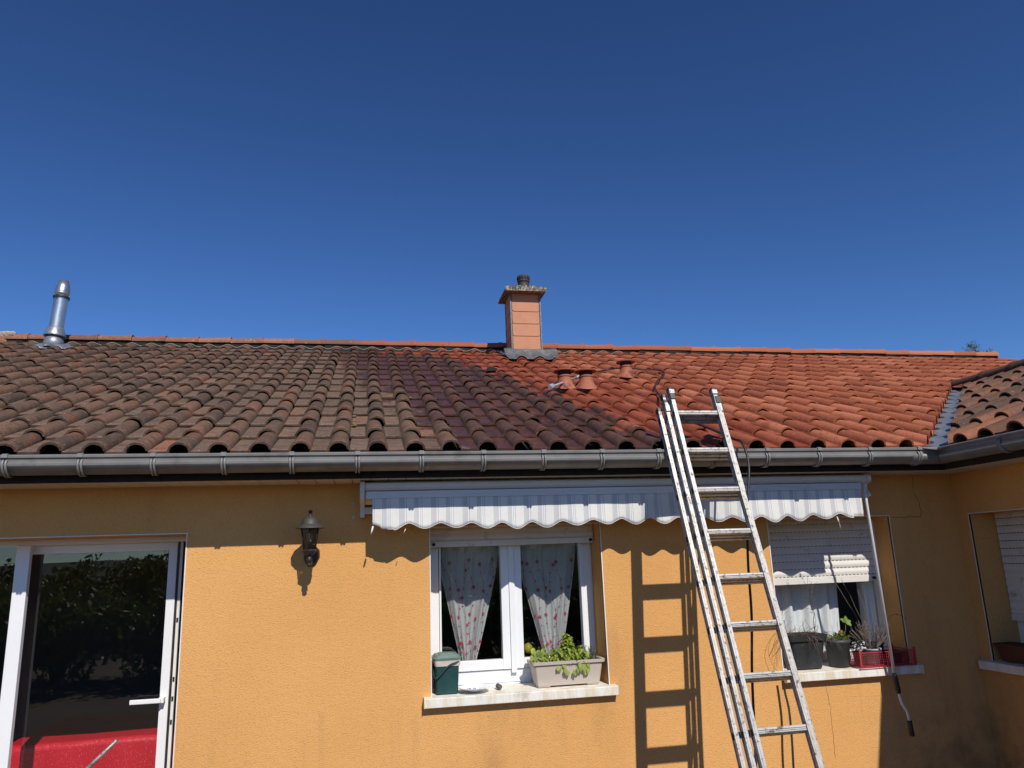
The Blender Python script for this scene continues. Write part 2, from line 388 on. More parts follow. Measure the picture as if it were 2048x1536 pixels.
def m_valance():
    m = mat('striped_awning_canvas', (.78,.78,.75), .85, spec=.1); n = N(m)
    s = n.sep(); P = .1887
    fx = n.math('FRACT', n.math('DIVIDE', n.math('ADD', s[0], 1.5079), P))   # 0 at the first broad stripe of a pair
    def band(c, w_):
        return n.math('LESS_THAN', n.math('ABSOLUTE', n.math('SUBTRACT', fx, c)), w_/2/P)
    c = n.ramp(n.noise(3, 6, .6), (.35, (.70,.70,.665)), (.7, (.80,.79,.76)))
    for cc, ww, colr in ((.06,.028,(.74,.75,.75)), (.56,.028,(.74,.75,.75))): c = n.mix(band(cc+.09, .012), c, (.82,.84,.85))
    for cc in (.10, .63): c = n.mix(band(cc, .022), c, (.56,.565,.575))
    for cc in (.025, .195, .26, .555, .70, .77): c = n.mix(band(cc, .0022), c, (.33,.35,.42))
    blot = n.math('MULTIPLY', n.step(n.noise(14, 7, .7), .60, .74), n.step(s[0], 2.2, 2.9))
    c = n.mix(n.math('MULTIPLY', blot, .45), c, (.33,.29,.25))
    n.col(c); n.bump(n.noise(16, 4, .55, co=n.mapc((1,1,.6), rot=(0,.6,0))), .35, .012)
    t = n.new('ShaderNodeBsdfTranslucent'); n.L(c, t.inputs[0])
    mx = n.new('ShaderNodeMixShader'); mx.inputs[0].default_value = .06
    n.L(n.b.outputs[0], mx.inputs[1]); n.L(t.outputs[0], mx.inputs[2]); n.L(mx.outputs[0], n.t.nodes['Material Output'].inputs[0])
    return m
M['valance'] = m_valance()
def m_sill():
    m = mat('painted_sill', (.72,.70,.62), .7); n = N(m)
    c = n.ramp(n.noise(5, 5), (.3, (.74,.73,.67)), (.7, (.80,.79,.74)))
    st = n.noise(11, 7, .75, co=n.mapc((1.6,1.6,.22)))
    c = n.mix(n.math('MULTIPLY', n.step(st, .40, .66), .7), c, (.60,.47,.25))
    c = n.mix(n.step(n.noise(34, 6, .8, co=n.mapc((1,1,.6))), .63, .70), c, (.13,.10,.07))
    c = n.mix(n.math('MULTIPLY', n.step(n.noise(6, 7, .8), .60, .66), .5), c, (.38,.35,.31))
    n.col(c); n.bump(n.noise(50, 5), .3, .004); return m
M['sill'] = m_sill()
def m_red():
    m = mat('red_oilcloth', (.50,.015,.03), .35); n = N(m)
    c = n.mix(n.step(n.vor(85), .24, .14), (.66,.014,.034), (.75,.20,.23)); n.col(c); n.bump(n.noise(7, 4), .3, .02); return m
M['red_cloth'] = m_red()
def m_cap():
    m = mat('lichened_concrete', (.4,.36,.3), .9); n = N(m); s = n.sep()
    c = n.ramp(n.noise(9, 5), (.3, (.25,.215,.17)), (.7, (.42,.37,.30)))
    c = n.mix(n.step(n.noise(38, 7, .8), .44, .54), c, (.060,.052,.036)); n.col(c); n.bump(n.noise(60, 5), .5, .006); return m
M['cap'] = m_cap()
M['clad'] = noisy('chimney_slate', (.50,.225,.125), .8, var=.07, scale=5, dark=(.36,.15,.08), dscale=28, dth=(.62,.8))
M['pot_black'] = noisy('sooty_pot', (.035,.036,.036), .7, var=.25)
M['ground'] = noisy('terrace_and_lawn', (.115,.082,.042), .95, var=.35, scale=.4)
M['hill'] = noisy('wooded_hill', (.045,.07,.05), .95, var=.3, scale=.03)
M['bark'] = noisy('bark', (.09,.07,.05), .9, var=.3, scale=20)

# ------------------------------------------------------------------ ground and hills (behind the camera, seen in the glass)
g = MB(); g.grid(lambda u, v: ((u-.5)*3000, (v-.5)*3000, GZ), 4, 4, smooth=False)
tag(g.build('ground', M['ground']), kind='structure')
h = MB()
def hillp(u, v):
    x = (u-.5)*1500; z = GZ - 2 + v*(11 + 5*math.sin(x*.008+1) + 2.5*math.sin(x*.027))
    return (x, -330 - v*130, z)
h.grid(hillp, 60, 3)
tag(h.build('hills', M['hill']), kind='structure')

# ------------------------------------------------------------------ house
house = thing('house', 'ochre rendered bungalow with clay tile roof and a projecting wing on the right', 'house', (0, YW, GZ))

def panel(b, holes, u0, u1, v0, v1, place, thick, rnorm):
    """wall plane with rectangular holes and reveals. place(u,v,d) -> point, d = depth into the wall"""
    us = sorted({u0, u1, *[h_[0] for h_ in holes], *[h_[1] for h_ in holes]})
    vs = sorted({v0, v1, *[h_[2] for h_ in holes], *[h_[3] for h_ in holes]})
    for i in range(len(us)-1):
        for j in range(len(vs)-1):
            cu_, cv_ = (us[i]+us[i+1])/2, (vs[j]+vs[j+1])/2
            if any(a < cu_ < b_ and c < cv_ < d for a, b_, c, d in holes): continue
            q = [(us[i], vs[j]), (us[i+1], vs[j]), (us[i+1], vs[j+1]), (us[i], vs[j+1])]
            b.add([place(*p, 0) for p in q], [(0,1,2,3)]); b.add([place(*p, thick) for p in q], [(3,2,1,0)])
    for a, b_, c, d in holes:
        for p, q in (((a,c),(b_,c)), ((b_,c),(b_,d)), ((b_,d),(a,d)), ((a,d),(a,c))):
            b.add([place(*p, 0), place(*q, 0), place(*q, thick), place(*p, thick)], [(0,1,2,3)])
ZT = 0.515
H1 = (.393, 1.485, -.80, .215); H2 = (2.668, 3.592, -.80, .212); HD = (-3.1, -1.030, GZ+.03, .219)
wb = MB(); panel(wb, [H1, H2, HD], -8.0, XW+.02, GZ-.1, ZT+.12, lambda u, v, d: (u, YW+d, v), .40, None)
wall = wb.build('wall', M['render'], house)
HW = (3.60, 4.69, -.80, .205)
wb = MB(); panel(wb, [HW], 1.0, YW-.001, GZ-.1, ZT+.12, lambda u, v, d: (XW+d, u, v), .40, None)
wb.build('wing_wall', M['render'], house)
# rooms behind the openings
rb = MB()
rb.box((-8, 8.2, GZ), (8, 8.25, ZT+.1)); rb.box((-8, 5.2, GZ-.05), (8, 8.2, GZ)); rb.box((-8, 5.2, .50), (8, 8.2, .56))
rb.box((-.55, 5.21, GZ), (-.5, 8.2, .5)); rb.box((2.05, 5.21, GZ), (2.1, 8.2, .5)); rb.box((-8, 5.21, GZ), (-7.95, 8.2, .5))
rb.box((6.2, .5, GZ), (6.25, 5.0, .5)); rb.box((4.55, .5, .50), (6.2, 5.0, .56)); rb.box((4.55, 5.0, GZ), (6.2, 5.05, .5)); rb.box((4.55, .9, GZ), (6.2, .95, .5))
rb.build('room', M['room'], house)
# end and back walls so that the building is closed
cb = MB(); cb.box((-8.02, YW+.41, GZ), (-7.98, 13, ZT)); cb.box((-8, 13, GZ), (8, 13.1, ZT)); cb.box((8, 4.8, GZ), (8.1, 13, ZT)); cb.box((4.15, .9, GZ), (8, .99, ZT))
cb.build('back_wall', M['render'], house)
# hairline crack on the shaded wall and wall plugs beside the awning
def crack(pts, w0):
    ck = MB()
    for (a, b_) in zip(pts, pts[1:]):
        n_ = max(2, int((Vector(b_)-Vector(a)).length/.02)); L = []
        for i in range(n_+1):
            p = Vector(a).lerp(Vector(b_), i/n_); L.append((p.x+random.uniform(-.004,.004), YW-.0005, p.z+random.uniform(-.004,.004)))
        ck.tube(L, w0, 4, False)
    ck.build('crack', M['slot'], house)
crack([(3.83,0,.49),(3.82,0,.36),(3.85,0,.30),(3.86,0,.23),(3.84,0,.20),(3.62,0,.20)], .0014)
crack([(2.95,0,-.87),(2.97,0,-1.0),(2.96,0,-1.3)], .0010)
for x, z in ((-.078,.375),(-.074,.292)):
    b = MB(); b.tube([(x,YW-.006,z),(x,YW+.01,z)], .011, 12); b.tube([(x,YW-.008,z),(x,YW-.005,z)], .004, 8)
    b.build('wall_plug', M['beige_pl'], house)
# white corner beads round the openings
def beads(u0, u1, z0, z1, place):
    b = MB(); t = .006
    for a, c in (((u0-t, z0), (u0, z1+t)), ((u1, z0), (u1+t, z1+t)), ((u0, z1), (u1, z1+t))):
        p = [place(a[0], a[1], -.003), place(c[0], c[1], .012)]
        lo = [min(p[0][i], p[1][i]) for i in range(3)]; hi = [max(p[0][i], p[1][i]) for i in range(3)]
        b.box(lo, hi)
    return b.build('corner_bead', M['bead'], house)
pm = lambda u, z, d: (u, YW+d, z)
pw = lambda u, z, d: (XW+d, u, z)
beads(H1[0], H1[1], -.77, H1[3], pm); beads(H2[0], H2[1], -.77, H2[3], pm); beads(HD[0], HD[1], GZ, HD[3], pm)
beads(HW[0], HW[1], -.78, HW[3], pw)

# ---- roof tiles
RF = .061; RB = .0515
def prof(sf, t=0.0, n=12):
    """tile cross section at front(0)..back(1): list of (u, h)"""
    r = RF + (RB-RF)*sf - t; hh = (.051 + (.045-.051)*sf) - t; c = W-.057
    pts = [(0, -t), ((c-r)*.5, -t-.0015), (c-r-.010, -t)]
    for k in range(n+1):
        a = PI*(1-k/n); x = math.cos(a); y = max(0, math.sin(a))**(1.25 if x < 0 else .85)
        pts.append((c + r*x, hh*y - (t if k in (0,) else 0) + (.003 if k == n else 0)))
    return pts
def tile(b, O, U, V, Nn, spanv, lift=.0175):
    """one clay tile; U across, V up the slope, Nn normal; O = lower left corner on the pan plane"""
    rnd = random.random(); r2 = random.random(); du = random.gauss(0,.0022); dv = random.gauss(0,.006); dl = random.uniform(-.002,.004)
    tw = random.gauss(0, .0055)
    if random.random() < .015: dv -= random.uniform(.012,.03)       # a slipped tile
    rows = [(0, 0), (.5, .5), (1, 1)]; L = spanv + .03
    def P(u, h, s): return O + U*(u+du+tw*s) + V*(s*L+dv) + Nn*(h + (lift+dl)*(1-s))
    vs = []; pan = []; al = []
    n_ = None
    for s_, sf in rows:
        pr = prof(sf); n_ = len(pr)
        for (u, hh) in pr: vs.append(P(u, hh, s_)); pan.append(1.0 if hh < .004 and u < W-.1 else 0.0); al.append(s_)
    fs = [(j*n_+i, j*n_+i+1, (j+1)*n_+i+1, (j+1)*n_+i) for j in range(2) for i in range(n_-1)]
    b.add(vs, fs, smooth=True, rnd=rnd, rnd2=r2, pan=pan, along=al)
    # front face (thickness) and a short stretch of the underside
    o = prof(0); inn = prof(0, .012); inb = prof(.5, .012)
    vs = [P(u, hh, 0) for u, hh in o] + [P(u, hh, 0.0) for u, hh in inn] + [P(u, hh, .5) for u, hh in inb]
    m_ = len(o)
    fs = [(i+1, i, m_+i, m_+i+1) for i in range(m_-1)] + [(m_+i+1, m_+i, 2*m_+i, 2*m_+i+1) for i in range(m_-1)]
    fs += [(m_-1, 2*m_-1, m_-1, m_-1)][:0]
    b.add(vs, fs, smooth=False, rnd=rnd*.5, rnd2=r2, pan=0.0, along=0.5)
    # right free edge
    a0 = o[-1]; a1 = inn[-1]; e0 = prof(1)[-1]
    b.add([P(a0[0], a0[1], 0), P(e0[0], e0[1], 1), P(e0[0], e0[1]-.012, 1), P(a0[0], a0[1]-.012, 0)], [(0,1,2,3)], rnd=rnd, rnd2=r2, pan=0.0, along=.5)

def clip(planes):
    def f(bm, off):
        for co, no in planes:
            geom = bm.verts[:] + bm.edges[:] + bm.faces[:]
            bmesh.ops.bisect_plane(bm, geom=geom, plane_co=Vector(co)-off, plane_no=Vector(no), clear_outer=True)
    return f
XO = -1.6616 - (W-.057)              # left corner so that roll centres fall on the eave arches
U = Vector((1,0,0)); V = Vector((0,CA,SA)); Nn = Vector((0,-SA,CA))
XHIP = -4.14
bL = MB(); bR = MB(); bX = MB()
XM = XE + TW
for i in range(-28, 56):
    x = XO + i*W
    for j in range(NR):
        O = Vector((x, Y0 - .0, Z0)) + V*(j*G)
        yc = O.y + .2
        if x + W < XHIP - (YR - yc) - .5: continue
        if x < XM and x > XE + (yc - Y0) + .35: continue
        if x >= XM and yc < Y0 + TW - (x - XM) - .4: continue
        (bL if x < XM else bR).__class__
        tile(bL if x < XM-.2 else bR, O, U, V, Nn, G)
q2 = math.sqrt(.5)
roofL = bL.build('roof', M['tile'], house, post=clip([((XE-.085, Y0, 0), (q2,-q2,0)), ((XHIP, YR, 0), (-q2, q2, 0))]))
tag(roofL, 'main roof slope, weathered brown on the left and freshly cleaned orange on the right')
bR.build('roof_tiles', M['tile'], roofL, post=clip([((XM, Y0+TW+.05, 0), (-q2,-q2,0)), ((9.30,0,0),(1,0,0))]))
# wing slope, faces -X : u runs along -Y..., v runs +X up the slope
bW = MB(); Uw = Vector((0,-1,0)); Vw = Vector((CA,0,SA)); Nw = Vector((-SA,0,CA)); NW = 8
gw = TW/CA/7.0
for i in range(-2, 26):
    y = Y0 + 2.75 - i*W
    for j in range(7):
        O = Vector((XE, y, Z0)) + Vw*(j*gw)
        if y - .3 > Y0 + (O.x + .2 - XE) + .1: continue
        tile(bW, O, Uw, Vw, Nw, gw)
roofW = bW.build('wing_roof', M['tile_wing'], house, post=clip([((XE+.085, Y0, 0), (-q2,q2,0))]))
tag(roofW, 'roof slope of the wing, brown tiles with orange patches')
# felt deck under the tiles, back slopes and hip end
dk = MB(); e = -.014
def dz(y): return Z0 + (y-Y0)*SL + e
dk.add([(-8.9,Y0-.0,dz(Y0)), (XE,Y0,dz(Y0)), (XM,Y0+TW,dz(Y0+TW)), (9.28,YR-2.2,dz(YR-2.2)), (9.28,YR,dz(YR)), (XHIP,YR,dz(YR))], [(0,1,2,3,4,5)])
dk.add([(-8.9,Y0,dz(Y0)), (XHIP,YR,dz(YR)), (-8.9,2*YR-Y0,dz(Y0))], [(0,1,2)])
dk.add([(XHIP,YR,dz(YR)), (9,YR,dz(YR)), (9,2*YR-Y0,dz(Y0)), (-8.9,2*YR-Y0,dz(Y0))], [(0,1,2,3)])
zt = Z0+TW*SL+e
dk.add([(XE,Y0,Z0+e), (XM,Y0+TW,zt), (XM,.9,zt), (XE,.9,Z0+e)], [(0,1,2,3)])
dk.add([(XM,Y0+TW,zt), (XM,.9,zt), (XM+TW,.9,Z0+e), (XM+TW,Y0,Z0+e)], [(0,1,2,3)])
dk.add([(XE,.95,Z0+e),(XM,.95,zt),(XM+TW,.95,Z0+e)], [(0,1,2)])
dk.build('roof_deck', M['deck'], house)
# valley flashing
vl = MB()
def vp_(u, v):
    t = -.12 + v*(TW+.05); s_ = (u-.5)*.36
    x = XE + t + s_*q2; y = Y0 + t - s_*q2
    z = Z0 + max(-.06, t)*SL + abs(s_)*.16 - .004 + .006*math.sin(t*31)*math.sin(u*9) + (.007*math.sin(t*2*PI/.21))
    return (x, y, z)
vl.grid(vp_, 10, 60)
vl.build('valley_flashing', M['zinc'], roofL)
# ridge tiles
def ridge(b, P0, D, up, length, r0, r1, n=12):
    side = D.cross(up).normalized(); rnd = random.random(); vs = []; 
    secs = [(0, r0), (.93, r1), (.93, r1), (1.0, r1*1.0)]
    secs = [(0.0, r0+.011), (.09, r0+.010), (.16, r0+.001), (1.12, r1)]
    for s_, r in secs:
        for k in range(n+1):
            a = -.18 + (PI+.36)*k/n
            vs.append(P0 + D*(s_*length) + side*(math.cos(a)*r) + up*(math.sin(a)*r*.80))
    m_ = n+1
    fs = [(j*m_+k, j*m_+k+1, (j+1)*m_+k+1, (j+1)*m_+k) for j in range(len(secs)-1) for k in range(n)]
    b.add(vs, fs, smooth=True, rnd=rnd, rnd2=random.random(), pan=0.0, along=.5)
    vs = []
    for r in (r0+.011, r0-.006):
        for k in range(n+1):
            a = -.18 + (PI+.36)*k/n; vs.append(P0 + side*(math.cos(a)*r) + up*(math.sin(a)*r*.80))
    b.add(vs, [(k, k+1, m_+k+1, m_+k) for k in range(n)], rnd=rnd*.4, rnd2=.5, pan=0.0, along=.5)
rg = MB(); xr = (3.7809 + 14*.3557)*1.049
ZRC = ZR + .070
while xr > XHIP - .1:
    L_ = .3731
    ridge(rg, Vector((xr, YR+random.uniform(-.006,.006), ZRC+random.uniform(-.004,.004))), Vector((-1,0,random.uniform(-.018,.018))), Vector((0,0,1)), L_, .083, .074)
    xr -= L_
rbm = MB(); rbm.box((XHIP, YR-.06, ZR-.06), (9.2, YR+.06, ZR+.085)); rbm.build('ridge_filler', M['deck'], roofL)  # dark filler added under the caps so no sky shows through
rgo = rg.build('ridge_cap', M['tile_ridge'], roofL)
hp = MB(); Dh = Vector((-1,-1,-SL)).normalized(); uph = Vector((-.13,-.13,1)).normalized()
for k in range(14):
    ridge(hp, Vector((XHIP,YR,ZR+.035)) + Dh*(.38*(k+1)), -Dh, uph, .38, .085, .075)
hp.build('hip_cap', M['tile_ridge'], roofL)
wr = MB(); k = 0; y = Y0+TW+.02
while y > 1.2:
    ridge(wr, Vector((XM, y, zt+.05)), Vector((0,-1,0)), Vector((0,0,1)), .375, .080, .074); y -= .375
wr.build('ridge_cap', M['tile_wing'], roofW)
mo = MB()
for k in range(26):
    c = Vector((XHIP+.02+random.uniform(-.05,.09), YR+random.uniform(-.05,.05), ZRC+.05+random.uniform(-.02,.01)))
    mo.lathe([(0,-.03),(.035,-.015),(.04,.01),(.02,.03),(0,.035)], c, 7, False, rot=k)
mo.build('mortar', M['mortar'], roofL)
cs = MB()
def clo(u, v):
    x = XHIP + .3 + u*(3.1-XHIP); ph = ((x-XO) % W)/W
    return (x, YR-.105, ZR+.004 - .017*math.sin(PI*min(1, ph/.5)) + .017*(ph > .5)*math.sin(PI*(ph-.5)*2) + v*.006)
cs.grid(clo, 700, 1)
cs.build('ridge_closure', M['closure'], roofL, solid=.003)
for (x, y, r) in ((.42,6.05,.024),(-.13,5.35,.020),(-.05,5.05,.024),(1.35,5.0,.020),(-3.0,4.95,.012),(.95,6.5,.016)):
    x = XO + round((x-XO)/W)*W + .012; ms = MB()
    for q in range(12):
        rq = r*random.uniform(.25,.5)
        ms.lathe([(0,-.6*rq),(rq,-.4*rq),(rq*1.1,.1*rq),(rq*.5,.5*rq),(0,.55*rq)], (x+random.uniform(-.7,.7)*r, y+random.uniform(-.7,.7)*r, Z0+(y-Y0)*SL+.012+random.uniform(0,.2)*r), 6, False, rot=q)
    ms.build('moss', M['moss'], roofL)
# ---- gutters, fascia, soffit
def sweep(prof_, closed=False):
    """profile (d = distance behind the lip, z) swept along the eaves with a mitred inner corner"""
    b = MB(); LX, LY = 3.69, 4.35; n = len(prof_); vs = []
    for st in range(3):
        for d, z in prof_:
            vs.append((-9.3, LY+d, z) if st == 0 else ((LX+d, LY+d, z) if st == 1 else (LX+d, .9, z)))
    rng = range(n if closed else n-1)
    fs = [(s_*n+i, s_*n+(i+1) % n, (s_+1)*n+(i+1) % n, (s_+1)*n+i) for s_ in range(2) for i in rng]
    return b.add(vs, fs)
gp = [(.012,.618),(.010,.626),(.002,.628),(-.005,.622),(-.004,.613),(.004,.609),(.006,.600),(.006,.588),(-.001,.584)]
for k in range(0, 17):
    a = PI + PI*k/16; gp.append((.0575 + .0585*math.cos(a), .582 + .055*math.sin(a)))
gp += [(.118,.640)]
gsw = sweep(gp)
for q in range(len(gsw.f)):
    if 10 <= q % (len(gp)-1) <= 25: gsw.sm.add(q)
gutter = gsw.build('gutter', M['gutter'], house, solid=.0025)
for k in range(-19, 16):
    x = -1.8475 + k*.3599 
    if x > 3.66: continue
    b = MB()
    pr = [(-.011,.612),(-.011,.628),(.004,.634),(.020,.630)]
    b.add([(x+dx, 4.35+d, z) for dx in (-.014,.014) for d, z in pr], [(i, i+1, 5+i, 4+i) for i in range(3)])
    for xo, wd in ((-.008,.006),(.008,.006)):
        pr = [(.002,.606)] + [(.0575 + .070*math.cos(PI+PI*q/10), .583 + .067*math.sin(PI+PI*q/10)) for q in range(11)]
        vs = [(x+xo+dx, 4.35+d, z) for dx in (-wd, -wd*.4, wd*.4, wd) for d, z in pr]
        vs = [(vx, vy + (.006 if i_//len(pr) in (0,3) else 0), vz + (.004 if i_//len(pr) in (0,3) else 0)) for i_, (vx, vy, vz) in enumerate(vs)]
        m_ = len(pr)
        b.add(vs, [(c*m_+i, c*m_+i+1, (c+1)*m_+i+1, (c+1)*m_+i) for c in range(3) for i in range(m_-1)], smooth=True)
    b.build('gutter_bracket', M['bracket'], gutter, solid=.002)
for y in (3.85, 3.30, 2.7, 2.1):
    b = MB(); pr = [(.002,.606)] + [(.0575 + .066*math.cos(PI+PI*q/10), .583 + .0625*math.sin(PI+PI*q/10)) for q in range(11)]
    m_ = len(pr)
    b.add([(3.69+d, y+dy, z) for dy in (-.015,.015) for d, z in pr], [(i, i+1, m_+i+1, m_+i) for i in range(m_-1)], smooth=True)
    b.build('gutter_bracket', M['gutter'], gutter, solid=.004)
b = MB(); pr = [(.0575 + .0615*math.cos(PI+PI*q/10), .5825 + .058*math.sin(PI+PI*q/10)) for q in range(11)]
for x in (3.50,):
    m_ = len(pr)
    b.add([(x+dx, 4.35+d, z) for dx in (0,.30) for d, z in pr], [(i, i+1, m_+i+1, m_+i) for i in range(m_-1)], smooth=True)
b.build('corner_joint', M['gutter'], gutter, solid=.002)
sweep([(.122,.655),(.122,.492),(.142,.492),(.142,.655)], True).build('fascia', M['fascia'], house)
sf = MB(); x = -8.9
while x < 4.1:
    y0 = 4.35+.143
    if x > 3.69+.143-.1: break
    sf.box((x+.002, y0, .494), (x+.1025, YW-.001, .506)); x += .105
sf.box((3.80,4.5,.494),(XW-.002,YW-.001,.506))
y = 4.49
while y > 1.0:
    sf.box((3.69+.143, y-.1025, .494), (XW-.001, y-.002, .506)); y -= .105
sf.box((-8.9,4.35+.144,.5062),(3.83,YW-.002,.512)); sf.box((3.8335,1.0,.5062),(XW-.002,YW-.002,.512))
sf.build('soffit', M['soffit'], house)

# ---- chimney
ch = MB(); CX0, CX1, CY0, CY1 = 1.706, 2.062, 8.57, 8.90
ch.box((CX0+.006, CY0+.006, 2.2), (CX1-.006, CY1-.006, 3.17))
chim = ch.build('chimney', M['room'], house); tag(chim, 'square chimney clad in salmon tiles under a concrete slab')
zz = 2.47
cl = MB()
for z0_, z1_ in ((2.44,2.632),(2.632,2.787),(2.787,2.942),(2.942,3.10),(3.10,3.168)):
    c = .016
    for face in range(2):
        if face == 0: P = lambda u, v, d: (u, CY0-d, v); u0, u1 = CX0+.012, CX1-.012
        else: P = lambda u, v, d: (CX0-d, u, v); u0, u1 = CY0+.012, CY1-.012
        poly = [(u0+c, z0_-.006), (u1-c, z0_-.006), (u1, z0_-.006+c), (u1, z1_), (u0, z1_), (u0, z0_-.006+c)]
        dd = [.009]*3 + [.002]*2 + [.009]
        vs = [P(u, v, d) for (u, v), d in zip(poly, dd)] + [P(u, v, -.004) for u, v in poly]
        cl.add(vs, [(0,1,2,3,4,5)] + [(i, (i+1)%6, 6+(i+1)%6, 6+i) for i in range(6)])
cl.build('cladding', M['clad'], chim, fixn=False)
tr = MB()
for x in (CX0-.012, CX1-.004): tr.box((x, CY0-.014, 2.44), (x+.016, CY0+.004, 3.168))
tr.box((CX0-.012, CY1-.01, 2.44), (CX0+.004, CY1+.006, 3.168))
tr.build('corner_trim', M['lead'], chim)
cp = MB(); cp.prism([(1.622,3.166),(2.130,3.166),(2.124,3.206),(1.88,3.226),(1.628,3.208)], 8.45, 8.96)
cp.build('concrete_cap', M['cap'], chim, bevel=.006)
pt = MB(); pt.lathe([(.088,0),(.088,.06),(.070,.13),(.070,.16),(.078,.165),(.078,.18),(.070,.185),(.070,.205),(.080,.215),(.076,.24),(.055,.25),(.05,.20)], (1.905,8.72,3.205), 24)
for k in range(14):
    a = 2*PI*k/14; pt.box((-.008,-.004,.168),(.008,.004,.20), Matrix.Translation((1.905+.078*math.cos(a),8.72+.078*math.sin(a),3.235)) @ Matrix.Rotation(a+PI/2,4,'Z'))
pt.build('chimney_pot', M['pot_black'], chim)
ap = MB()
def hroof(x, y):
    u = (x - XO) % W; c = W-.057
    hh = .045*math.sqrt(max(0, 1-((u-c)/.060)**2)) if abs(u-c) < .060 else (.045*math.sqrt(max(0, 1-((u+W-c)/.060)**2)) if abs(u+W-c) < .060 else 0)
    return Z0 + (y-Y0)*SL + hh
def app(u, v):
    x = 1.60 + u*.65; y = 8.40 + v*.17 - .022*abs(math.sin(u*9.4+.5))*(1-v) + .008*math.sin(u*31)*(1-v)
    k = .75*(1-v)**.6; base = Z0+(y-Y0)*SL
    z = hroof(x, y)*k + (base+.062)*(1-k) + .044 + .005*math.sin(u*23+v*5)*math.sin(v*7) + (max(0, v-.62)*.16)
    return (x, y, z)
ap.grid(app, 60, 14)
ap.build('flashing_apron', M['lead'], chim, solid=.004)
sd = MB(); sd.grid(lambda u, v: (1.60+u*.11, 8.56+v*.46, Z0+(8.56+v*.46-Y0)*SL+.075+.01*math.sin(v*20)), 4, 16); sd.build('flashing_side', M['lead'], chim, solid=.004)
sd = MB(); sd.grid(lambda u, v: (2.06+u*.11, 8.56+v*.46, Z0+(8.56+v*.46-Y0)*SL+.075+.01*math.sin(v*20)), 4, 16)
sd.build('flashing_side', M['lead'], chim, solid=.004)

# ---- steel flue
fx, fy = -3.47, 9.00; fz = Z0+(fy-Y0)*SL; FM = Matrix.Rotation(R(3.4), 4, 'Y')
fl = MB(); fl.lathe([(.074,.10),(.074,.60)], (fx,fy,fz), 32, M=FM)
flue = fl.build('flue_pipe', M['steel'], house); tag(flue, 'dull steel flue pipe leaning slightly at the left end of the ridge')
b = MB(); b.lathe([(.077,.262),(.086,.25),(.110,.172),(.113,.155),(.100,.157)], (fx,fy,fz), 32, M=FM); b.build('storm_collar', M['zinc'], flue)
b = MB(); b.lathe([(.078,.60),(.078,.655),(.083,.66),(.083,.675),(.077,.68),(.075,.73),(.052,.825),(.047,.825),(.045,.78)], (fx,fy,fz), 32, M=FM); b.build('flue_cap', M['steel'], flue)
b = MB(); b.lathe([(.078,.606),(.086,.611),(.086,.630),(.078,.634)], (fx,fy,fz), 32, M=FM); b.box((fx+.008,fy-.102,fz+.608),(fx+.032,fy-.082,fz+.632)); b.build('clamp_band', M['lantern'], flue)
b = MB(); b.lathe([(.104,.02),(.098,.09),(.088,.16)], (fx,fy,fz), 32, M=FM)
b.grid(lambda u, v: (fx-.15+u*.34, fy-.16+v*.26, hroof(fx-.15+u*.34, fy-.16+v*.26)*.75+(Z0+(fy-.16+v*.26-Y0)*SL+.05)*.25+.026), 30, 10); b.build('flue_flashing', M['zinc'], flue, solid=.003)

# ---- clay roof vents
def vent(x, y, s, label):
    z = Z0+(y-Y0)*SL + .056
    b = MB()
    def sk(u, v):   # skirt blending into a tile
        a = u*2*PI; r = .060 + .038*(1-v)**2.2
        zz = z + v*.088 + (r*math.sin(a)*SL)*(1-v)
        return (x + r*math.cos(a)*s, y + r*math.sin(a)*s, zz)
    b.grid(sk, 28, 8)
    b.lathe([(.060,.086),(.066,.090),(.068,.098),(.062,.104),(.050,.104)], (x,y,z), 28)
    o = b.build('roof_vent', M['vent_clay'], house); tag(o, label)
    b = MB(); b.lathe([(.059,.09),(.059,.142)], (x,y,z), 24); b.build('vent_mesh', M['slot'], o)
    b = MB(); b.lathe([(.0,.172),(.035,.170),(.075,.160),(.096,.149),(.098,.142),(.092,.139),(.055,.142),(0,.142)], (x,y,z), 36); b.build('vent_cap', M['terracotta'], o)
vent(1.745, 6.42, 1, 'clay roof vent standing left of its twin, beside the spray lance nozzle')
vent(1.945, 6.42, 1, 'clay roof vent standing right of its twin, close to the cleaning line')
vent(2.585, 7.12, 1, 'lone clay roof vent further up among the orange tiles')

# ---- windows and door
def frame_rect(b, x0, x1, z0, z1, w_, y0, y1):
    b.box((x0, y0, z0), (x0+w_, y1, z1)); b.box((x1-w_, y0, z0), (x1, y1, z1))
    b.box((x0+w_, y0+.0005, z0), (x1-w_, y1-.0005, z0+w_)); b.box((x0+w_, y0+.0005, z1-w_), (x1-w_, y1-.0005, z1))
def pane(name, par, x0, x1, z0, z1, y):
    b = MB(); b.add([(x0,y,z0),(x1,y,z0),(x1,y,z1),(x0,y,z1)], [(0,1,2,3)]); return b.build(name, M['glass'], par)
def sill(par, a, b_, label=None, side=False):
    b = MB()
    if not side:
        b.prism([(YW-.052,-.824),(YW+.26,-.815),(YW+.26,-.752),(YW+.20,-.757),(YW-.052,-.771)], a, b_, 'x')
    else:
        vs = [(XW-.052,-.824),(XW+.26,-.815),(XW+.26,-.752),(XW-.052,-.771)]
        b.add([(x, a, z) for x, z in vs]+[(x, b_, z) for x, z in vs], [(0,1,2,3),(7,6,5,4),(0,4,5,1),(1,5,6,2),(2,6,7,3),(3,7,4,0)])
    o = b.build('sill', M['sill'], par, bevel=.004)
    return o
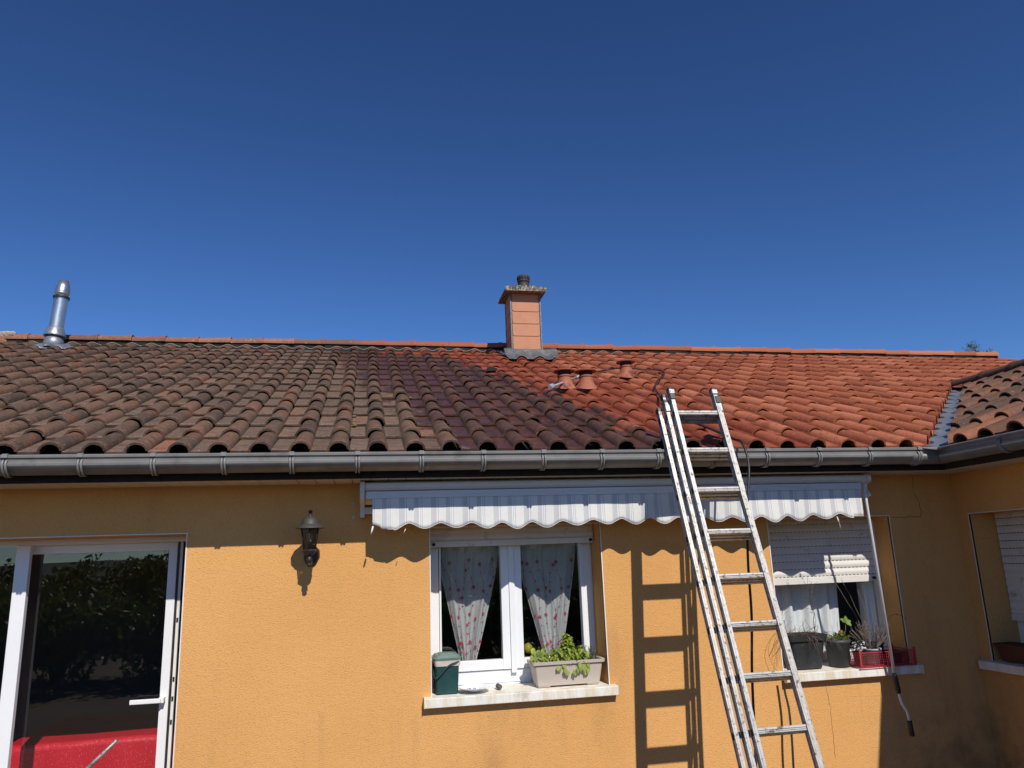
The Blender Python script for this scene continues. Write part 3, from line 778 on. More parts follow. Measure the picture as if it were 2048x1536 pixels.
def slats(z0, z1, place, u0, u1, pitch=.048, dash=True, par=None, extra=None):
    b = MB(); z = z1
    while z > z0+.001:
        zb = max(z0, z-pitch); n = 6
        P = lambda u, v: place(u0+u*(u1-u0), zb+(z-zb)*v, -.0065*math.sin(PI*min(1, v*1.12)))
        b.grid(P, 1, n, smooth=True)
        if dash:
            x = u0+.02
            while x < u1-.02:
                p = [place(x, zb+.0004, -.0025), place(x+.018, zb+.0036, .001)]
                lo = [min(p[0][i], p[1][i]) for i in range(3)]; hi = [max(p[0][i], p[1][i]) for i in range(3)]
                b.mi = 1; b.box(lo, hi); b.mi = 0; x += .030
        z = zb
    if extra: extra(b)
    return b.build('roller_shutter', [M['pvc_dirty'], M['slot']], par)
# window 1
w1 = MB(); yf = 5.02
w1.box((.405,yf,-.755),(.462,yf+.06,.20)); w1.box((1.418,yf,-.755),(1.476,yf+.06,.20)); w1.box((.462,yf+.0005,-.756),(1.418,yf+.06,-.672)); w1.box((.462,yf+.001,.13),(1.418,yf+.06,.20))
w1.box((.393,yf+.005,-.78),(.405,yf+.07,.21)); w1.box((1.476,yf+.005,-.78),(1.485,yf+.07,.21))
w1.box((.40,yf-.016,-.770),(1.48,yf+.05,-.7565)); w1.box((.40,yf-.006,-.745),(1.48,yf-.0005,-.735))
win1 = w1.build('window', M['pvc'], house, bevel=.002); tag(win1, 'double casement window with red embroidered curtains')
for x0, x1 in ((.464, .930), (.934, 1.416)):
    b = MB()
    wl = .045 if x0 < .9 else .066; wr_ = .066 if x0 < .9 else .045
    wl = .012 if x0 < .9 else wl; wr_ = .016 if x0 > .9 else wr_
    b.box((x0,yf-.012,-.668),(x0+wl,yf+.045,.13)); b.box((x1-wr_,yf-.012,-.668),(x1,yf+.045,.13))
    b.box((x0+wl,yf-.0115,-.6675),(x1-wr_,yf+.0445,-.607)); b.box((x0+wl,yf-.0115,.112),(x1-wr_,yf+.0445,.13))
    s_ = b.build('sash', M['pvc'], win1, bevel=.002)
    pane('pane', win1, x0+wl-.004, x1-wr_+.004, -.61, .115, yf+.012)
b = MB(); b.box((.915,yf-.024,-.690),(.951,yf-.0125,.13)); b.build('meeting_strip', M['pvc'], win1, bevel=.002)
sill(win1, .343, 1.530)
slats(.135, .232, lambda u, z, d: (u, 4.945+d, z), .402, 1.478, .050, False, win1)
b = MB(); b.box((.402,4.930,.098),(1.478,4.952,.134)); bb = b.build('shutter_bottom_bar', M['pvc_dirty'], win1, bevel=.003)
for x in (.425, 1.458):
    b = MB(); b.tube([(x,4.931,.116),(x,4.912,.116)], [.011,.009], 12); b.build('stop_bolt', M['slot'], win1)
# window 2
w2 = MB(); yg = 5.055
w2.box((2.68,yg,-.75),(2.74,yg+.06,.2)); w2.box((3.572,yg,-.75),(3.590,yg+.06,.2)); w2.box((2.74,yg+.0005,-.751),(3.572,yg+.06,-.69))
win2 = w2.build('window', M['pvc'], house, bevel=.002); tag(win2, 'window with its roller shutter half lowered over a crowded sill')
b = MB(); b.box((3.545,yg+.062,-.688),(3.588,yg+.115,.2)); b.box((3.550,yg+.116,-.66),(3.584,yg+.135,.2)); b.box((3.552,yg+.136,-.688),(3.586,yg+.155,.2)); b.build('open_sash', M['pvc'], win2, bevel=.003)
sill(win2, 2.655, 3.650)
slats(-.186, .225, lambda u, z, d: (u, 5.0+d, z), 2.682, 3.578, .051, True, win2)
b = MB(); b.box((2.682,4.988,-.232),(3.578,5.012,-.186)); b.build('shutter_bottom_bar', M['pvc_dirty'], win2, bevel=.003)
b = MB(); b.tube([(3.545,4.989,-.208),(3.545,4.970,-.208)], [.012,.009], 12); b.build('stop_bolt', M['slot'], win2)
b = MB(); b.box((3.57,4.975,-.78),(3.592,5.03,.2)); b.build('shutter_guide', M['pvc_dirty'], win2)
# wing window
w3 = MB(); xg = XW+.24
w3.box((xg,4.62,-.75),(xg+.06,4.69,.2)); w3.box((xg,3.6,-.75),(xg+.06,3.66,.2)); w3.box((xg,3.66,-.75),(xg+.06,4.62,-.68))
win3 = w3.build('window', M['pvc'], house); tag(win3, 'wing window with its roller shutter mostly closed')
b = MB(); b.add([(xg+.02,3.66,-.68),(xg+.02,4.62,-.68),(xg+.02,4.62,.2),(xg+.02,3.66,.2)], [(3,2,1,0)]); b.build('pane', M['glass'], win3)
sill(win3, 3.55, 4.768, side=True)
def wslots(b):
    z = .215-.051; b.mi = 1
    for r_ in range(7):
        y = 3.63
        while y < 4.66: b.box((XW+.200, y, z), (XW+.2065, y+.018, z+.004)); y += .030
        z -= .051
    b.mi = 0
slats(-.475, .215, lambda u, z, d: (XW+.205+d, u, z), 3.605, 4.683, .051, False, win3, wslots)
b = MB(); b.box((XW+.195,3.605,-.515),(XW+.215,4.683,-.475)); b.build('shutter_bottom_bar', M['pvc_dirty'], win3)
# sliding door
d1 = MB(); yd = 5.12
d1.box((-3.08,yd-.07,.186),(-1.034,yd+.06,.218)); 
door = d1.build('sliding_door', M['pvc'], house); tag(door, 'white sliding glass door standing slightly open')
b = MB(); frame_rect(b, -2.035, -1.145, GZ+.05, .186, .050, yd+.0, yd+.045); sash = b.build('sash', M['pvc'], door, bevel=.003)
pane('pane', door, -1.99, -1.193, GZ+.09, .138, yd+.02)
b = MB(); b.box((-2.020,yd-.085,GZ+.05),(-1.945,yd-.045,.186)); b.build('stile', M['pvc'], door, bevel=.003)
b = MB(); b.box((-3.08,yd-.085,GZ+.05),(-3.03,yd-.045,.186)); b.build('stile', M['pvc'], door, bevel=.003)
pane('pane', door, -3.03, -2.018, GZ+.06, .188, yd-.06)
b = MB(); b.box((-1.345,yd-.060,-.742),(-1.175,yd-.045,-.716)); b.box((-1.19,yd-.046,-.745),(-1.16,yd-.0,-.713)); b.build('handle', M['pvc'], door, bevel=.004)
b = MB()
b.box((-1.144,yd+.005,GZ+.05),(-1.134,yd+.045,.186)); b.build('seal', M['black_rubber'], door)
b = MB(); b.box((-1.132,yd+.01,GZ+.05),(-1.116,yd+.03,.186)); b.build('edge_strip', M['bead'], door)
for z in (-.28,-.62,-.73,-.86):
    b = MB(); b.box((-1.129,yd+.004,z-.012),(-1.119,yd+.012,z+.012)); b.build('lock_plate', M['slot'], door)
b = MB()
for x in (-1.062,-1.050,-1.040): b.box((x,yd-.06,GZ+.05),(x+.005,yd+.05,.19))
b.build('jamb_track', M['lantern'], door)

# ------------------------------------------------------------------ awning
aw = thing('awning', 'long closed awning with a scalloped grey striped valance under the eaves', 'awning', (1.6, YW, .4))
b = MB(); b.prism([(4.60,.432),(4.583,.45),(4.585,.475),(4.62,.488),(YW-.003,.488),(YW-.003,.36),(4.70,.36),(4.64,.428)], -.005, 3.300, 'x'); b.build('cassette', M['paint_metal'], aw, bevel=.004)
b = MB(); b.prism([(4.592,.386),(4.590,.427),(4.640,.4275),(4.640,.388)], .0, 3.262, 'x'); b.box((0,4.5895,.402),(3.262,4.5915,.404)); b.build('front_bar', M['paint_metal'], aw, bevel=.003)
b = MB(); b.prism([(4.58,.486),(YW-.002,.492),(YW-.002,.285),(4.73,.285),(4.73,.35),(4.69,.37),(4.585,.38),(4.575,.43)], -.035, -.008, 'x'); b.build('end_cap', M['pvc_dirty'], aw, bevel=.004)
b = MB(); b.box((-.012,4.735,.305),(.12,4.775,.345)); b.build('wall_bracket', M['pvc_dirty'], aw, bevel=.003)
b = MB(); b.prism([(4.57,.470),(4.60,.492),(YW-.002,.492),(YW-.002,.33),(4.64,.33),(4.595,.345),(4.625,.38),(4.62,.42),(4.575,.44)], 3.303, 3.330, 'x'); b.build('end_cap', M['paint_metal'], aw, bevel=.004)
# valance
VX0, VX1 = .038, 3.262
def vbot(x):
    base = .216 - .010*(x/3.2)
    s_ = .5 - .5*math.cos(2*PI*(x - .249)/.1887)       # 0 at a crest, 1 at a trough
    z = base + .018 + .004*math.sin(x*4.1+.7) - (.035 + .005*math.sin(x*7.3+1))*s_**.85
    if x < .16:
        z = .205
        if x < .045: z = .232
        elif x < .075: z = .228 + .004*math.sin(x*260)
        elif x < .083: z = .222
        elif x < .092: z = .205 + .016*abs(math.sin(x*900))
    if x > 3.18: z = base + .002
    return z
va = MB(); NX = 520
def vpt(u, v):
    x = VX0 + u*(VX1-VX0); zb = vbot(x); zt_ = .392
    z = zt_ + (zb-zt_)*v
    y = 4.600 + v*v*.008*math.sin(x*11+2) + v*(.0022*math.sin(x*33) + .0010*math.sin(x*71+1)) + .004*v*math.sin(x*9)
    return (x + .004*v*math.sin(x*5), y, z)
va.grid(vpt, NX, 8)
va.build('valance', M['valance'], aw, solid=.0012)
hm = MB(); hm.tube([vpt(i/NX*1.0, 1.0) for i in range(14, NX+1)], .0016, 5); hm.build('hem', M['bead'], aw)
fr_ = MB(); fr_.tube([(.042,4.60,.225),(.036,4.598,.20),(.030,4.60,.178)], [.005,.006,.004], 5); fr_.build('frayed_thread', M['bead'], aw)
fr_ = MB(); fr_.tube([(.232,4.60,.205),(.226,4.598,.192),(.221,4.60,.180)], .0022, 5); fr_.build('frayed_thread', M['bead'], aw)
fr_ = MB(); fr_.tube([(3.06,4.60,.21),(3.064,4.60,.19),(3.072,4.60,.165)], [.002,.006,.003], 5); fr_.tube([(3.072,4.60,.165),(3.077,4.60,.14),(3.075,4.60,.125)], .0012, 4)
fr_.build('frayed_thread', M['bead'], aw)

# crank rod hooked to the awning
cr_ = thing('crank_handle', 'white awning crank rod with black grips hanging in front of the right window', 'crank', (3.4, 4.69, -1.2))
b = MB(); b.tube([(3.298,4.605,.40),(3.30,4.61,.30),(3.385,4.69,-.80)], .0095, 12); b.build('rod', M['paint_metal'], cr_)
b = MB(); b.tube([(3.384,4.69,-.80),(3.387,4.69,-.83),(3.397,4.69,-.905),(3.399,4.69,-.925)], [.012,.0165,.0165,.012], 12); b.build('sleeve', M['black_rubber'], cr_)
b = MB()
pts = [(3.399,4.69,-.92),(3.402,4.69,-.95),(3.410,4.69,-.985),(3.424,4.69,-1.01),(3.438,4.69,-1.035),(3.444,4.69,-1.065),(3.446,4.69,-1.10)]
b.tube(pts, .009, 12); b.build('bent_rod', M['paint_metal'], cr_)
b = MB(); b.tube([(3.446,4.69,-1.092),(3.452,4.69,-1.185)], .0155, 14); b.build('grip', M['black_rubber'], cr_, bevel=.002)

# ------------------------------------------------------------------ wall lantern
LX, LY = -.318, 4.625
la = thing('wall_lantern', 'dark six sided wall lantern mounted left of the awning', 'lantern', (LX, YW, .06))
b = MB(); b.lathe([(.0,.296),(.012,.294),(.030,.287),(.045,.270),(.052,.253),(.0525,.250),(.066,.238),(.084,.226),(.085,.222),(.082,.2215),(.05,.230)], (LX,LY,0), 12, True, rot=PI/6)
b.build('lantern_roof', M['lantern_top'], la)
b = MB(); b.lathe([(.014,.292),(.010,.300),(.006,.306),(.011,.314),(.013,.320),(.008,.327),(0,.329)], (LX,LY,0), 12); b.build('finial', M['lantern'], la)
b = MB()
for k in range(6):
    a = k*PI/3+PI/6; b.tube([(LX+.054*math.cos(a),LY+.054*math.sin(a),.226),(LX+.037*math.cos(a),LY+.037*math.sin(a),.100)], .0032, 5)
b.lathe([(.058,.226),(.058,.218),(.050,.218)], (LX,LY,0), 6, False, rot=PI/6)
b.lathe([(.042,.104),(.044,.096),(.040,.088),(.028,.076),(.016,.070),(0,.068)], (LX,LY,0), 6, False, rot=PI/6)
b.build('lantern_cage', M['lantern'], la)
b = MB(); b.lathe([(.052,.222),(.035,.102)], (LX,LY,0), 6, False, rot=PI/6); b.build('lantern_glass', M['glass_lamp'], la)
b = MB(); b.lathe([(.011,.100),(.011,.145)], (LX,LY,0), 12); b.build('socket', M['lantern'], la)
b = MB(); b.lathe([(.009,.145),(.017,.165),(.020,.185),(.015,.203),(0,.210)], (LX,LY,0), 16); b.build('bulb', M['bulb'], la)
b = MB(); b.tube([(LX,YW-.01,.045),(LX,4.73,.022),(LX,4.68,.030),(LX,4.645,.055),(LX,4.63,.075)], [.014,.012,.011,.011,.013], 10)
b.lathe([(0,.075),(.010,.068),(.017,.050),(.018,.036),(.009,.030),(.013,.022),(.014,.014),(.006,.006),(0,.004)], (LX,LY,0), 14); b.build('arm', M['lantern'], la)
b = MB(); Mx = Matrix.Rotation(R(90),4,'X')
b.lathe([(0,.026),(.030,.024),(.040,.012),(.042,0)], (LX,YW,.062), 24, True, M=Matrix.Diagonal((1,1,1.35,1)) @ Mx); b.build('back_plate', M['lantern'], la)

# ------------------------------------------------------------------ ladder (three sections nested)
lad = thing('extension_ladder', 'triple aluminium extension ladder leaning on the gutter', 'ladder', (2.0, 3.45, GZ))
u_ = Vector((-.007,.349,1)).normalized(); n_ = Vector((0,1,-.349)).normalized(); xx = Vector((1,0,0))
NOFF = 0.0
def lp(x, z, no): return Vector((x-.007*z, 4.016+.349*z, z)) + n_*(no+NOFF)
def lbox(b, x0, x1, z0, z1, n0, n1):
    vs = [lp(x, z, no) for z in (z0, z1) for (x, no) in ((x0,n0),(x1,n0),(x1,n1),(x0,n1))]
    b.add(vs, [(0,3,2,1),(4,5,6,7),(0,1,5,4),(1,2,6,5),(2,3,7,6),(3,0,4,7)])
for si, (dx, no, top) in enumerate(((0,0,1.005),(.030,.046,.985),(.060,.092,.915))):
    xl, xr_ = 1.879-dx, 2.143+dx
    NOFF = no
    sec = thing('ladder_section', None, None); sec.parent = lad
    sec.location = (0,0,0)
    for side in (0, 1):
        x0, x1 = (xl-.024, xl) if side == 0 else (xr_, xr_+.026)
        b = MB(); lbox(b, x0, x1, GZ+.02, top, -.021, -.013); lbox(b, x0+.004, x1-.004, GZ+.02, top, -.0135, .0135); lbox(b, x0, x1, GZ+.02, top, .013, .020)
        # raised ribs along the flanges
        lbox(b, x0+.008, x0+.0105, GZ+.02, top, -.0222, -.0205)
        if side == 0:
            b.mi = 1; z = .861-.018
            while z > GZ+.1:
                lbox(b, x0-.0005, x0+.0052, z-.016, z+.012, -.010, .010); z -= .243
            b.mi = 0
        b.build('rail', [M['alu_dirty'] if side and si == 0 else M['alu'], M['slot']], sec, bevel=.0015)
        b = MB(); lbox(b, x0-.002, x1+.002, top-.02, top+.010, -.0215, .0215)
        b.build('end_cap', M['black_pl'] if si else M['lantern'], sec, bevel=.004)
        if si < 2:
            b = MB(); lbox(b, x0+.004, x1+.012, top-.10, top-.055, -.028, -.0195) if side else lbox(b, x0-.004, x1+.003, top-.075, top-.035, -.028, -.0195)
            b.build('latch', M['black_pl'], sec, bevel=.002)
    z = .861 - .017
    while z > GZ+.1:
        b = MB(); t = .0135
        lbox(b, xl, xr_, z+.001, z+t, -.0145, .0145); lbox(b, xl, xr_, z-.0065, z+.001, -.0125, .0125); lbox(b, xl, xr_, z-t, z-.0065, -.0145, .0145)
        b.build('rung', M['alu_dirty'] if si == 0 and z > .2 else M['alu'], sec, bevel=.003)
        z -= .243
    b = MB()
    if si == 0:
        for x in (1.868, 2.154): b = MB(); lbox(b, x-.018, x+.018, .965, .995, -.030, .0); b.build('guide_bracket', M['alu'], sec, bevel=.003)
    if si == 1:
        for x in (1.838, 2.184): b = MB(); lbox(b, x-.016, x+.018, .87, .93, -.030, .0); b.build('guide_bracket', M['alu'], sec, bevel=.003)

# ------------------------------------------------------------------ pressure washer lance and hose
def rz(x, y, o=.06): return Z0+(y-Y0)*SL+o+.015
ln = thing('pressure_washer_lance', 'grey spray lance lying on the roof tiles beside the vents', 'lance', (1.6, 6.3, rz(1.6,6.3)))
A_ = Vector((1.535,6.14,rz(0,6.14,.085))); B_ = Vector((1.90,6.60,rz(0,6.60,.10)))
b = MB(); b.tube([A_.lerp(B_,.06), B_], .009, 10); b.build('lance_tube', M['lgrey_pl'], ln)
b = MB(); b.tube([A_, A_.lerp(B_,.02), A_.lerp(B_,.10), A_.lerp(B_,.12)], [.020,.024,.026,.016], 14); b.build('nozzle', M['lgrey_pl'], ln)
b = MB(); b.tube([B_, B_+Vector((.16,.12,.07))], [.016,.020], 10); b.build('lance_grip', M['lgrey_pl'], ln)
def smooth(pts, n=8):
    pts = [Vector(p) for p in pts]; out = []
    for i in range(len(pts)-1):
        p0 = pts[max(i-1,0)]; p1 = pts[i]; p2 = pts[i+1]; p3 = pts[min(i+2,len(pts)-1)]
        for k in range(n):
            t = k/n; out.append(.5*((2*p1)+(p2-p0)*t+(2*p0-5*p1+4*p2-p3)*t*t+(3*p1-p0-3*p2+p3)*t**3))
    return out + [pts[-1]]
hs = [(2.06,6.72,rz(0,6.72,.17)),(2.20,7.2,rz(0,7.2,.06)),(2.45,7.35,rz(0,7.35,.07)),(2.60,7.30,rz(0,7.3,.10)),(2.85,7.45,rz(0,7.45,.07)),(3.05,7.36,rz(0,7.36,.07)),(2.98,7.10,rz(0,7.1,.06)),
      (2.70,6.60,rz(0,6.60,.08)),(2.55,6.30,rz(0,6.3,.06)),(2.40,5.85,rz(0,5.85,.07)),(2.30,5.50,rz(0,5.5,.065)),(2.235,5.0,rz(0,5.0,.06)),(2.25,4.65,rz(0,4.65,.06)),
      (2.275,4.40,.70),(2.275,4.29,.655),(2.265,4.22,.50),(2.205,4.18,.25),(2.17,4.17,-.05),(2.155,4.165,-.35),(2.115,4.15,-.65),(2.08,4.12,-.95),(2.02,4.05,-1.4),(2.0,3.9,-1.72),(2.3,3.6,-1.735)]
b = MB(); b.tube(smooth(hs), .0075, 8)
tag(b.build('hose', M['black_rubber']), 'black rubber hose trailing over the orange tiles and down behind the ladder', 'hose')
b = MB()
cpts = smooth([(2.623,4.741,-.79),(2.628,4.738,-.88),(2.632,4.72,-.98),(2.618,4.70,-1.15),(2.606,4.70,-1.35),(2.60,4.70,-1.6)], 6)
for i in range(len(cpts)-1):
    w_ = .008; a, c = cpts[i], cpts[i+1]
    b.add([a+Vector((-w_,0,0)), a+Vector((w_,.003,0)), c+Vector((w_,.003,0)), c+Vector((-w_,0,0))], [(0,1,2,3)])
tag(b.build('strap', M['strap'], solid=.002), 'narrow black strap hanging from the left end of the right window sill', 'strap')
b = MB(); bx, by = 1.22, 7.25
b.prism([(bx-.05,rz(0,by,.055)),(bx+.05,rz(0,by,.06)),(bx+.045,rz(0,by,.075)),(bx-.01,rz(0,by,.09)),(bx-.045,rz(0,by,.078))], by-.04, by+.05)
tag(b.build('tile_fragment', M['deck'], bevel=.006), 'small dark broken tile fragment lying below the chimney', 'tile fragment')
b = MB(); b.tube([(1.80,6.42,rz(0,6.42,.215)),(1.84,6.40,rz(0,6.4,.21)),(1.93,6.42,rz(0,6.42,.213))], [.012,.018,.012], 8)
# ------------------------------------------------------------------ curtains
def vcurtain(x0, x1, xa, xb, zt_, zb, y, label):
    t = thing('curtain', label, 'curtain', ((x0+x1)/2, y, zb))
    ph0 = random.uniform(0, 2)
    def P(u, v):
        k = v**1.25 if v < 1 else 1
        L0, R0 = x0 + (xa-x0)*(max(0,v-.18)/.82)**.95, x1 + (xb-x1)*(max(0,v-.10)/.90)**1.15
        x = L0 + u*(R0-L0)
        yy = y + .020*math.sin(u*2*PI*1.7 + 1.1 + ph0) * (.5+.6*v) + .006*math.sin(u*2*PI*4.3+v*3) + .0025*math.sin(u*2*PI*9+v*5)
        if v > .62 and abs(u-.5) < .25: yy -= .02*(v-.62)
        return (x, yy, zt_ + (zb-zt_)*v)
    b = MB(); b.grid(P, 90, 60); b.build('veil', M['sheer'], t)
    hm_ = MB(); hm_.tube([P(0, i/40) for i in range(41)], .0022, 5); hm_.tube([P(1, i/40) for i in range(41)], .0022, 5)
    hm_.build('hem', M['white_bits'], t)
    e_ = MB()
    for vine in range(6):
        u = .05 + vine*.17 + random.uniform(-.03,.03); v = .10+random.uniform(0,.1); pts = []
        ph = random.uniform(0, 6)
        while v < .97:
            uu = u + .055*math.sin(v*13+ph); uu = min(.97, max(.03, uu))
            p = Vector(P(uu, v)); p.y -= .003; pts.append(p); v += .018
        e_.tube(pts, .0005, 4, False)
        for i, p in enumerate(pts):
            if i % 4 == 3:
                big = (i % 12 == 3)
                nn = 6 if big else 2; r = .0088 if big else .0068
                for q in range(nn):
                    a = q*2*PI/nn + i if big else (1.0 + i + q*1.3)
                    c = p + Vector((math.cos(a)*r*.9, -.0008, math.sin(a)*r*.9)); s_ = r*.62
                    dx, dz_ = math.cos(a), math.sin(a)
                    e_.add([c+Vector((dx*s_*1.3,0,dz_*s_*1.3)), c+Vector((-dz_*s_*.7,0,dx*s_*.7)), c-Vector((dx*s_*1.3,0,dz_*s_*1.3)), c+Vector((dz_*s_*.7,0,-dx*s_*.7))], [(0,1,2,3)])
    e_.build('embroidery', M['embroidery'], t)
    return t
vcurtain(.470, .872, .612, .690, .14, -.655, 5.10, 'sheer red embroidered curtain gathered to a point in the left casement above the green bin')
vcurtain(.990, 1.400, 1.165, 1.260, .14, -.655, 5.10, 'sheer red embroidered curtain gathered to a point in the right casement above the basil')
b = MB(); b.grid(lambda u, v: (2.72+u*.68-.05*u*v, 5.18+.018*math.sin(u*2*PI*4.5)+.010*math.sin(u*2*PI*9+1), .20-.93*v), 90, 20)
tag(b.build('curtain', M['curtain']), 'plain pale grey curtain behind the half lowered shutter', 'curtain')
b = MB(); b.grid(lambda u, v: (XW+.36+.015*math.sin(u*60), 3.66+u*.92, .15-.85*v), 60, 8)
tag(b.build('curtain', M['curtain']), 'dim pleated curtain under the shutter of the wing window', 'curtain')

# ------------------------------------------------------------------ things on sill 1
ZS = -.762
def rbox(b, cx, cy, z0, z1, hx0, hy0, hx1, hy1, r0=.02, n=5, rot=0.0, cap=(True, True), rings=1):
    """tapered box with rounded vertical edges"""
    vs = []; fs = []
    rows = rings+1; m_ = 4*(n+1)
    for j in range(rows):
        t = j/rings; hx = hx0+(hx1-hx0)*t; hy = hy0+(hy1-hy0)*t
        for q, (sx, sy) in enumerate(((1,1),(-1,1),(-1,-1),(1,-1))):
            for k in range(n+1):
                a = q*PI/2 + k*PI/2/n
                x = sx*(hx-r0) + r0*math.cos(a); y = sy*(hy-r0) + r0*math.sin(a)
                vs.append((cx + x*math.cos(rot)-y*math.sin(rot), cy + x*math.sin(rot)+y*math.cos(rot), z0+(z1-z0)*t))
    for j in range(rows-1):
        for k in range(m_): fs.append((j*m_+k, j*m_+(k+1)%m_, (j+1)*m_+(k+1)%m_, (j+1)*m_+k))
    if cap[0]: fs.append(tuple(range(m_))[::-1])
    if cap[1]: fs.append(tuple((rows-1)*m_+k for k in range(m_)))
    b.add(vs, fs)
cb_ = thing('compost_bin', 'dark green lidded compost bin at the left end of the sill', 'bin', (.485, 4.90, ZS-.002))
BX, BY = .487, 4.895
b = MB(); rbox(b, BX, BY, ZS, -.585, .066, .072, .074, .082, .015, cap=(True, False)); b.build('bin_body', M['green_pl'], cb_, bevel=.002)
b = MB(); rbox(b, BX+.003, BY, -.604, -.566, .076, .084, .082, .090, .02, cap=(False, False), rings=2); b.build('liner_bag', M['bag'], cb_)
b = MB(); rbox(b, BX+.002, BY, -.570, -.556, .084, .092, .086, .094, .025); rbox(b, BX+.002, BY, -.556, -.540, .080, .088, .066, .074, .025); rbox(b, BX+.002, BY, -.540, -.534, .050, .056, .046, .052, .02); b.build('lid', M['green_lid'], cb_, bevel=.003)
b = MB(); b.tube(smooth([(BX-.074,BY+.02,-.585),(BX-.080,BY-.03,-.62),(BX-.076,BY-.092,-.665),(BX-.05,BY-.098,-.655),(BX+.01,BY-.094,-.60),(BX+.06,BY-.092,-.582),(BX+.080,BY-.06,-.578)], 6), .0045, 6); b.build('handle', M['green_pl'], cb_)
pl = thing('plate', 'shallow white dish with a few dark crumbs on the window sill', 'plate', (.652,4.85,ZS))
b = MB(); b.lathe([(0,.006),(.045,.006),(.052,.012),(.098,.026),(.099,.029),(.094,.029),(.052,.017),(.045,.012),(0,.011)], (.652,4.845,ZS), 40); b.build('dish', M['china'], pl)
b = MB()
for k in range(12): 
    x, y = .652+random.uniform(-.05,.04), 4.845+random.uniform(-.03,.04); b.lathe([(0,0),(.0035,.001),(.002,.004),(0,.005)], (x,y,ZS+.012), 5, False, rot=k)
b.build('crumbs', M['soil'], pl)
b = MB(); b.tube([(.800,4.90,ZS+.016),(.803,4.88,ZS+.018),(.810,4.845,ZS+.016),(.812,4.835,ZS+.014)], [.009,.016,.015,.008], 10)
tag(b.build('cork_stub', noisy('dull_brown_grey', (.13,.10,.095), .7, var=.4, scale=40, bump=.6)), 'small brown stub lying between the white dish and the planter', 'stub')
pb = thing('planter_box', 'beige trough planter holding basil on the left window sill', 'planter', (1.24,4.87,ZS))
b = MB(); rbox(b, 1.238, 4.885, ZS+.006, -.640, .198, .062, .216, .080, .012, cap=(True,False)); 
rbox(b, 1.238, 4.885, -.640, -.622, .218, .082, .220, .084, .012, cap=(False,False)); rbox(b, 1.238, 4.885, -.632, -.612, .230, .092, .232, .094, .014, cap=(True,False))
rbox(b, 1.238, 4.885, -.612, -.614, .232, .094, .214, .078, .012, cap=(False,False)); rbox(b, 1.238, 4.885, -.614, -.645, .214, .078, .212, .076, .012, cap=(False,False))
b.box((1.045,4.826,ZS-.001),(1.12,4.944,ZS+.008)); b.box((1.356,4.826,ZS-.001),(1.43,4.944,ZS+.008))
b.build('trough', M['beige_pl'], pb, bevel=.0015)
b = MB(); b.grid(lambda u, v: (1.028+u*.42, 4.81+v*.15, -.632+.006*math.sin(u*40)*math.sin(v*20)), 30, 8); b.build('soil', M['soil'], pb)
def leaf(b, c, d, nrm, L, wd, curl=.25, rnd=None):
    """folded oval leaf starting at c, along d"""
    d = d.normalized(); s_ = d.cross(nrm).normalized(); up = s_.cross(d).normalized(); vs = []; prof_ = ((0,.05),(.2,.7),(.45,1),(.75,.72),(1,.03))
    for t, w_ in prof_:
        m_ = c + d*(L*t) - up*(curl*L*t*t)
        vs += [m_ - s_*(wd*w_) + up*(.18*wd*w_), m_ - up*(.10*wd), m_ + s_*(wd*w_) + up*(.18*wd*w_)]
    fs = []
    for i in range(4): fs += [(i*3, i*3+1, i*3+4, i*3+3), (i*3+1, i*3+2, i*3+5, i*3+4)]
    b.add(vs, fs, smooth=True, rnd=random.random() if rnd is None else rnd)
def rv(): return Vector((random.uniform(-1,1), random.uniform(-1,1), random.uniform(-1,1)))
ba = thing('basil', 'bright green basil spilling over the front of the beige planter', 'plant', (1.22,4.86,-.63))
b = MB(); st = MB()
stems = [(1.075,4.84,.075),(1.15,4.86,.05),(1.20,4.84,.06),(1.235,4.90,.145),(1.27,4.88,.12),(1.30,4.85,.07),(1.335,4.88,.085),(1.18,4.89,.07),(1.26,4.83,.05),(1.22,4.85,.10),(1.31,4.82,.04),(1.35,4.84,.05),(1.10,4.83,.04),(1.25,4.85,.09),(1.21,4.87,.11),(1.28,4.86,.14),(1.24,4.92,.12),(1.30,4.90,.11),(1.33,4.84,.06),(1.17,4.85,.07),(1.12,4.86,.05),(1.27,4.82,.06)]
for (sx, sy, sh) in stems:
    base = Vector((sx, sy, -.632)); lean = Vector((random.uniform(-.3,.3), random.uniform(-.5,.1), 1)).normalized()
    top = base + lean*sh*1.22; st.tube([base, top], .0022, 5)
    for lv in range(6):
        p = base.lerp(top, .2+.8*lv/5); a0 = random.uniform(0, PI)
        for q in range(6 if lv == 5 else 4):
            a = a0 + q*2*PI/4.3
            d = Vector((math.cos(a), math.sin(a)-.2, random.uniform(-.6,.5)))
            leaf(b, p, d, Vector((0,0,1))+.3*rv(), random.uniform(.020,.042), random.uniform(.007,.0145), .6)
for sx in (1.20,1.335,1.29):      # drooping sprigs over the rim
    for q in range(7):
        leaf(b, Vector((sx+random.uniform(-.03,.03), 4.80+random.uniform(-.01,.01), -.622-q*.008)), Vector((random.uniform(-.5,.5),-.5,-1)), Vector((0,-1,.3)), .035, .012, .2)
for q in range(20):
    leaf(b, Vector((1.050+random.uniform(-.035,.03), 4.83+random.uniform(-.02,.02), -.575+random.uniform(-.045,.045))), Vector((random.uniform(-1,.6),-.5,-.7)), Vector((0,-.6,1)), .038, .015, .4)
b.build('leaves', M['basil'], ba); st.build('stems', M['basil'], ba)
ro = thing('rosemary', 'dark needle leaved herb at the right end of the beige planter', 'plant', (1.40,4.89,-.63))
b = MB()
